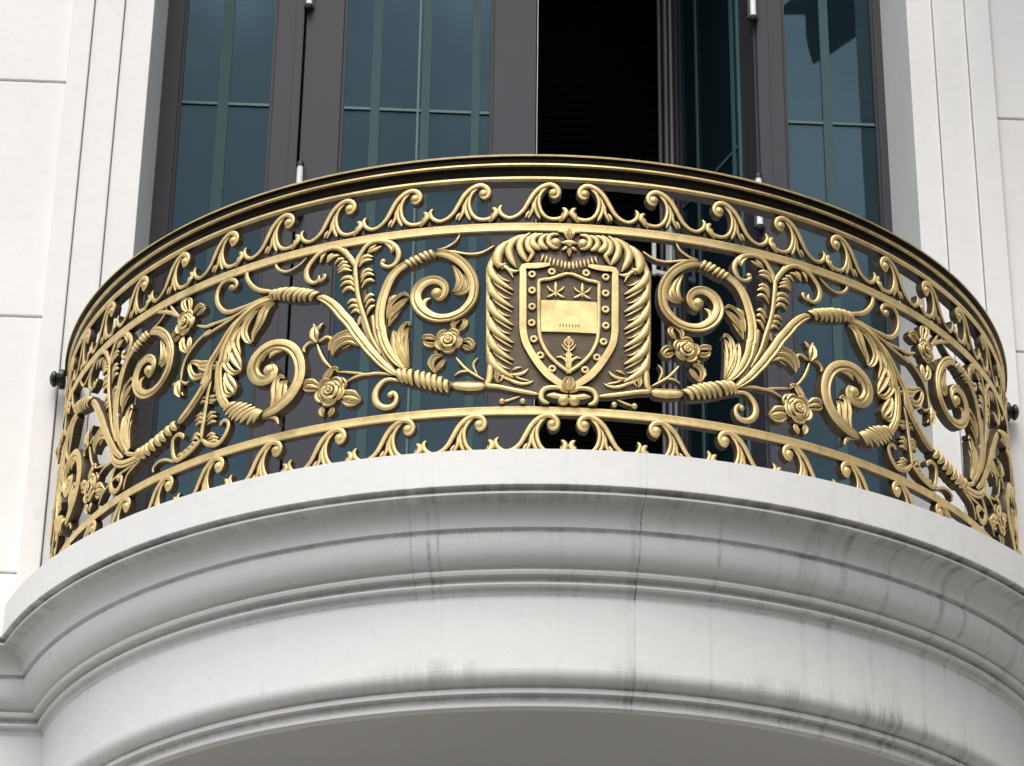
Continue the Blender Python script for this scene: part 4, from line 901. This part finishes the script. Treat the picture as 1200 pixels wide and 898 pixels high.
s2_ = panel('side_window', 'narrow fixed window panel beside the open door leaf, mirroring a dark jagged shape near its top', 'window', .548, .874, .612, .838, YF, [(.716,.022,.0085,REFL)], 1.469)
d1_ = panel('glass_door', 'closed tall glazed door leaf in dark grey frame, its broad stile bordering the black opening', 'door', -.551, .010, -.459, -.094, YF+.004, [(-.377,.022,.0085,REFL),(-.274,.005,.0090,BARM),(-.256,.020,.0085,REFL),(-.136,.020,.0085,REFL)], 1.463)
b = MB(); b.box((.105+.457, -.006, 0), (.113+.457-.006, .038, ZT-ZB)); b.build('edge_strip', [LIGHTFR], d1_, 0); 
hinges(d1_, .004, [1.148, 1.741, -.04], mt=WHITEHW)
for rt_, xx in ((s1_, -.578+.892), (s2_, .577-.548)):
    b = MB(); b.box((xx-.0012, -.0012, .001), (xx+.0012, .002, ZT-ZB)); b.build('gasket', [FRAMED], rt_, 0)
hinges(s2_, -.008, [1.160, 1.757, -.03], mt=WHITEHW)
d2_ = panel('glass_door', 'glazed door leaf standing open into the dark room, seen nearly edge on with a white handle', 'door', .010, .541, .100, .455, YF+.004, [(.200,.008,.0085,REFL),(.400,.014,.0090,BARM)], 1.463, origin=.541)
d2_.rotation_euler = (0, 0, radians(-70.5))
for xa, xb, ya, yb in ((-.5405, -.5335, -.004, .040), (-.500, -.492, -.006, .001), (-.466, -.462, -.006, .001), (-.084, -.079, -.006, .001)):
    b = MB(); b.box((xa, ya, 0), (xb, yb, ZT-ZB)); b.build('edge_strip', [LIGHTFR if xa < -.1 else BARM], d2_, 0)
hd = MB(); z0 = 1.33-ZB
hd.box((-.498, -.008, z0-.005), (-.474, -.001, z0+.10)); hd.lathe([(.006,0),(.006,.13)], (-.500,-.040,z0-.04), 'z', 12); hd.box((-.505,-.045,z0-.036),(-.495,-.002,z0-.026)); hd.box((-.505,-.045,z0+.076),(-.495,-.002,z0+.086))
hd.build('handle', [WHITEHW], d2_, 40)

# ------------------------------------------------------------------ surroundings out of the frame
can = MB(); can.prism([(.90,-.047),(.90,-1.22),(.86,-1.30),(.935,-1.29),(.955,-1.42),(.995,-1.564),(1.157,-1.33),(1.32,-1.14),(1.32,-.047)], 2.90, 2.93)  # added overhead, outline cut to give the dark reflection in the right pane
tag(can.build('added_reflection_slab', [REFLSLAB], None, 0), 'dark overhead slab added out of view, shaped for the dark reflection in the right side window', 'added_reflection_slab')
nb = empty('added_shade_building', 'plain grey building added out of view to shade the right side of the balcony', 'building', (5.0, -4.6, -3.4))
m_ = MB(); m_.box((-.6, -3.5, 0), (3.0, 4.2, 11.0)); m_.build('wall', [PINK], nb, 0)  # added unseen block that darkens the right end of railing and wall
m_ = MB(); m_.box((-.72, -3.6, 11.0), (3.1, 4.3, 11.25)); m_.build('roof_edge', [PINK], nb, 0)
for zz in (1.0, 3.0, 5.0, 7.0):
    for yy in (-2.9, -1.3, .3, 1.9, 3.3):
        m_ = MB(); m_.box((-.66, yy-.05, zz-.05), (-.59, yy+.75, zz)); m_.box((-.66, yy-.05, zz+1.2), (-.59, yy+.75, zz+1.25)); m_.box((-.66, yy-.05, zz), (-.59, yy, zz+1.2)); m_.box((-.66, yy+.70, zz), (-.59, yy+.75, zz+1.2))
        wf = m_.build('window_frame', [FRAME], nb, 0)
        m_ = MB(); m_.box((-.62, yy, zz), (-.595, yy+.70, zz+1.2)); m_.build('pane', [GLASS], wf, 0)
g = MB(); g.prism([(-400,-400),(400,-400),(400,400),(-400,400)], -3.6, -3.4)
tag(g.build('ground', [GROUND], None, 0), None, None, None, 'structure')

# ------------------------------------------------------------------ light, sky, camera
sc = bpy.context.scene
w = bpy.data.worlds.new('World'); sc.world = w; w.use_nodes = True
nt = w.node_tree; bg = nt.nodes['Background']
SUN_EL, SUN_AZ = 60, -10       # azimuth measured from straight in front of the house, negative to the left
sky = N(nt, 'ShaderNodeTexSky', sky_type='NISHITA'); sky.sun_disc = False
sky.sun_elevation = radians(SUN_EL); sky.sun_rotation = radians(180 - SUN_AZ)
sky.dust_density = 3.0; sky.air_density = 1.0; sky.ozone_density = 1.5
hsv = N(nt, 'ShaderNodeHueSaturation'); hsv.inputs['Saturation'].default_value = .32
L(nt, sky.outputs[0], hsv.inputs['Color'])
tc = N(nt, 'ShaderNodeTexCoord').outputs['Generated']
cl = noise(nt, tc, 5.5, 6, .62)
vm = N(nt, 'ShaderNodeVectorMath', operation='SCALE'); L(nt, hsv.outputs[0], vm.inputs[0])
L(nt, math_(nt, 'MULTIPLY_ADD', ramp(nt, cl, .38, .66), .75, .66), vm.inputs['Scale']); L(nt, vm.outputs[0], bg.inputs[0]); bg.inputs[1].default_value = .15
sl = bpy.data.lights.new('sun', 'SUN'); sl.energy = 1.25; sl.angle = radians(30); sl.color = (1, .95, .885)
so = bpy.data.objects.new('sun', sl); C.objects.link(so)
from mathutils import Vector, Matrix
d = Vector((sin(radians(SUN_AZ))*cos(radians(SUN_EL)), -cos(radians(SUN_AZ))*cos(radians(SUN_EL)), sin(radians(SUN_EL))))
so.rotation_euler = d.to_track_quat('Z', 'Y').to_euler(); so.location = d*30
F_, PI_, YA, RO, cxp, cyp, czp = 3393.79733, .48515709, .04460441, .01387528, -.2995354, -5.56719544, -2.35558225
cam = bpy.data.cameras.new('camera'); co = bpy.data.objects.new('camera', cam); C.objects.link(co)
cam.sensor_width = 36; cam.lens = 36*F_/1200; cam.clip_end = 2000
fw = Vector((sin(YA)*cos(PI_), cos(YA)*cos(PI_), sin(PI_))); rt = Vector((cos(YA), -sin(YA), 0)); up = rt.cross(fw)
r2 = rt*cos(RO)+up*sin(RO); u2 = -rt*sin(RO)+up*cos(RO)
co.matrix_world = Matrix.Translation(Vector((cxp, cyp, czp))*S) @ Matrix((r2, u2, -fw)).transposed().to_4x4()
sc.camera = co
sc.view_settings.view_transform = 'Standard'; sc.view_settings.look = 'None'; sc.view_settings.exposure = .60; sc.view_settings.gamma = 1
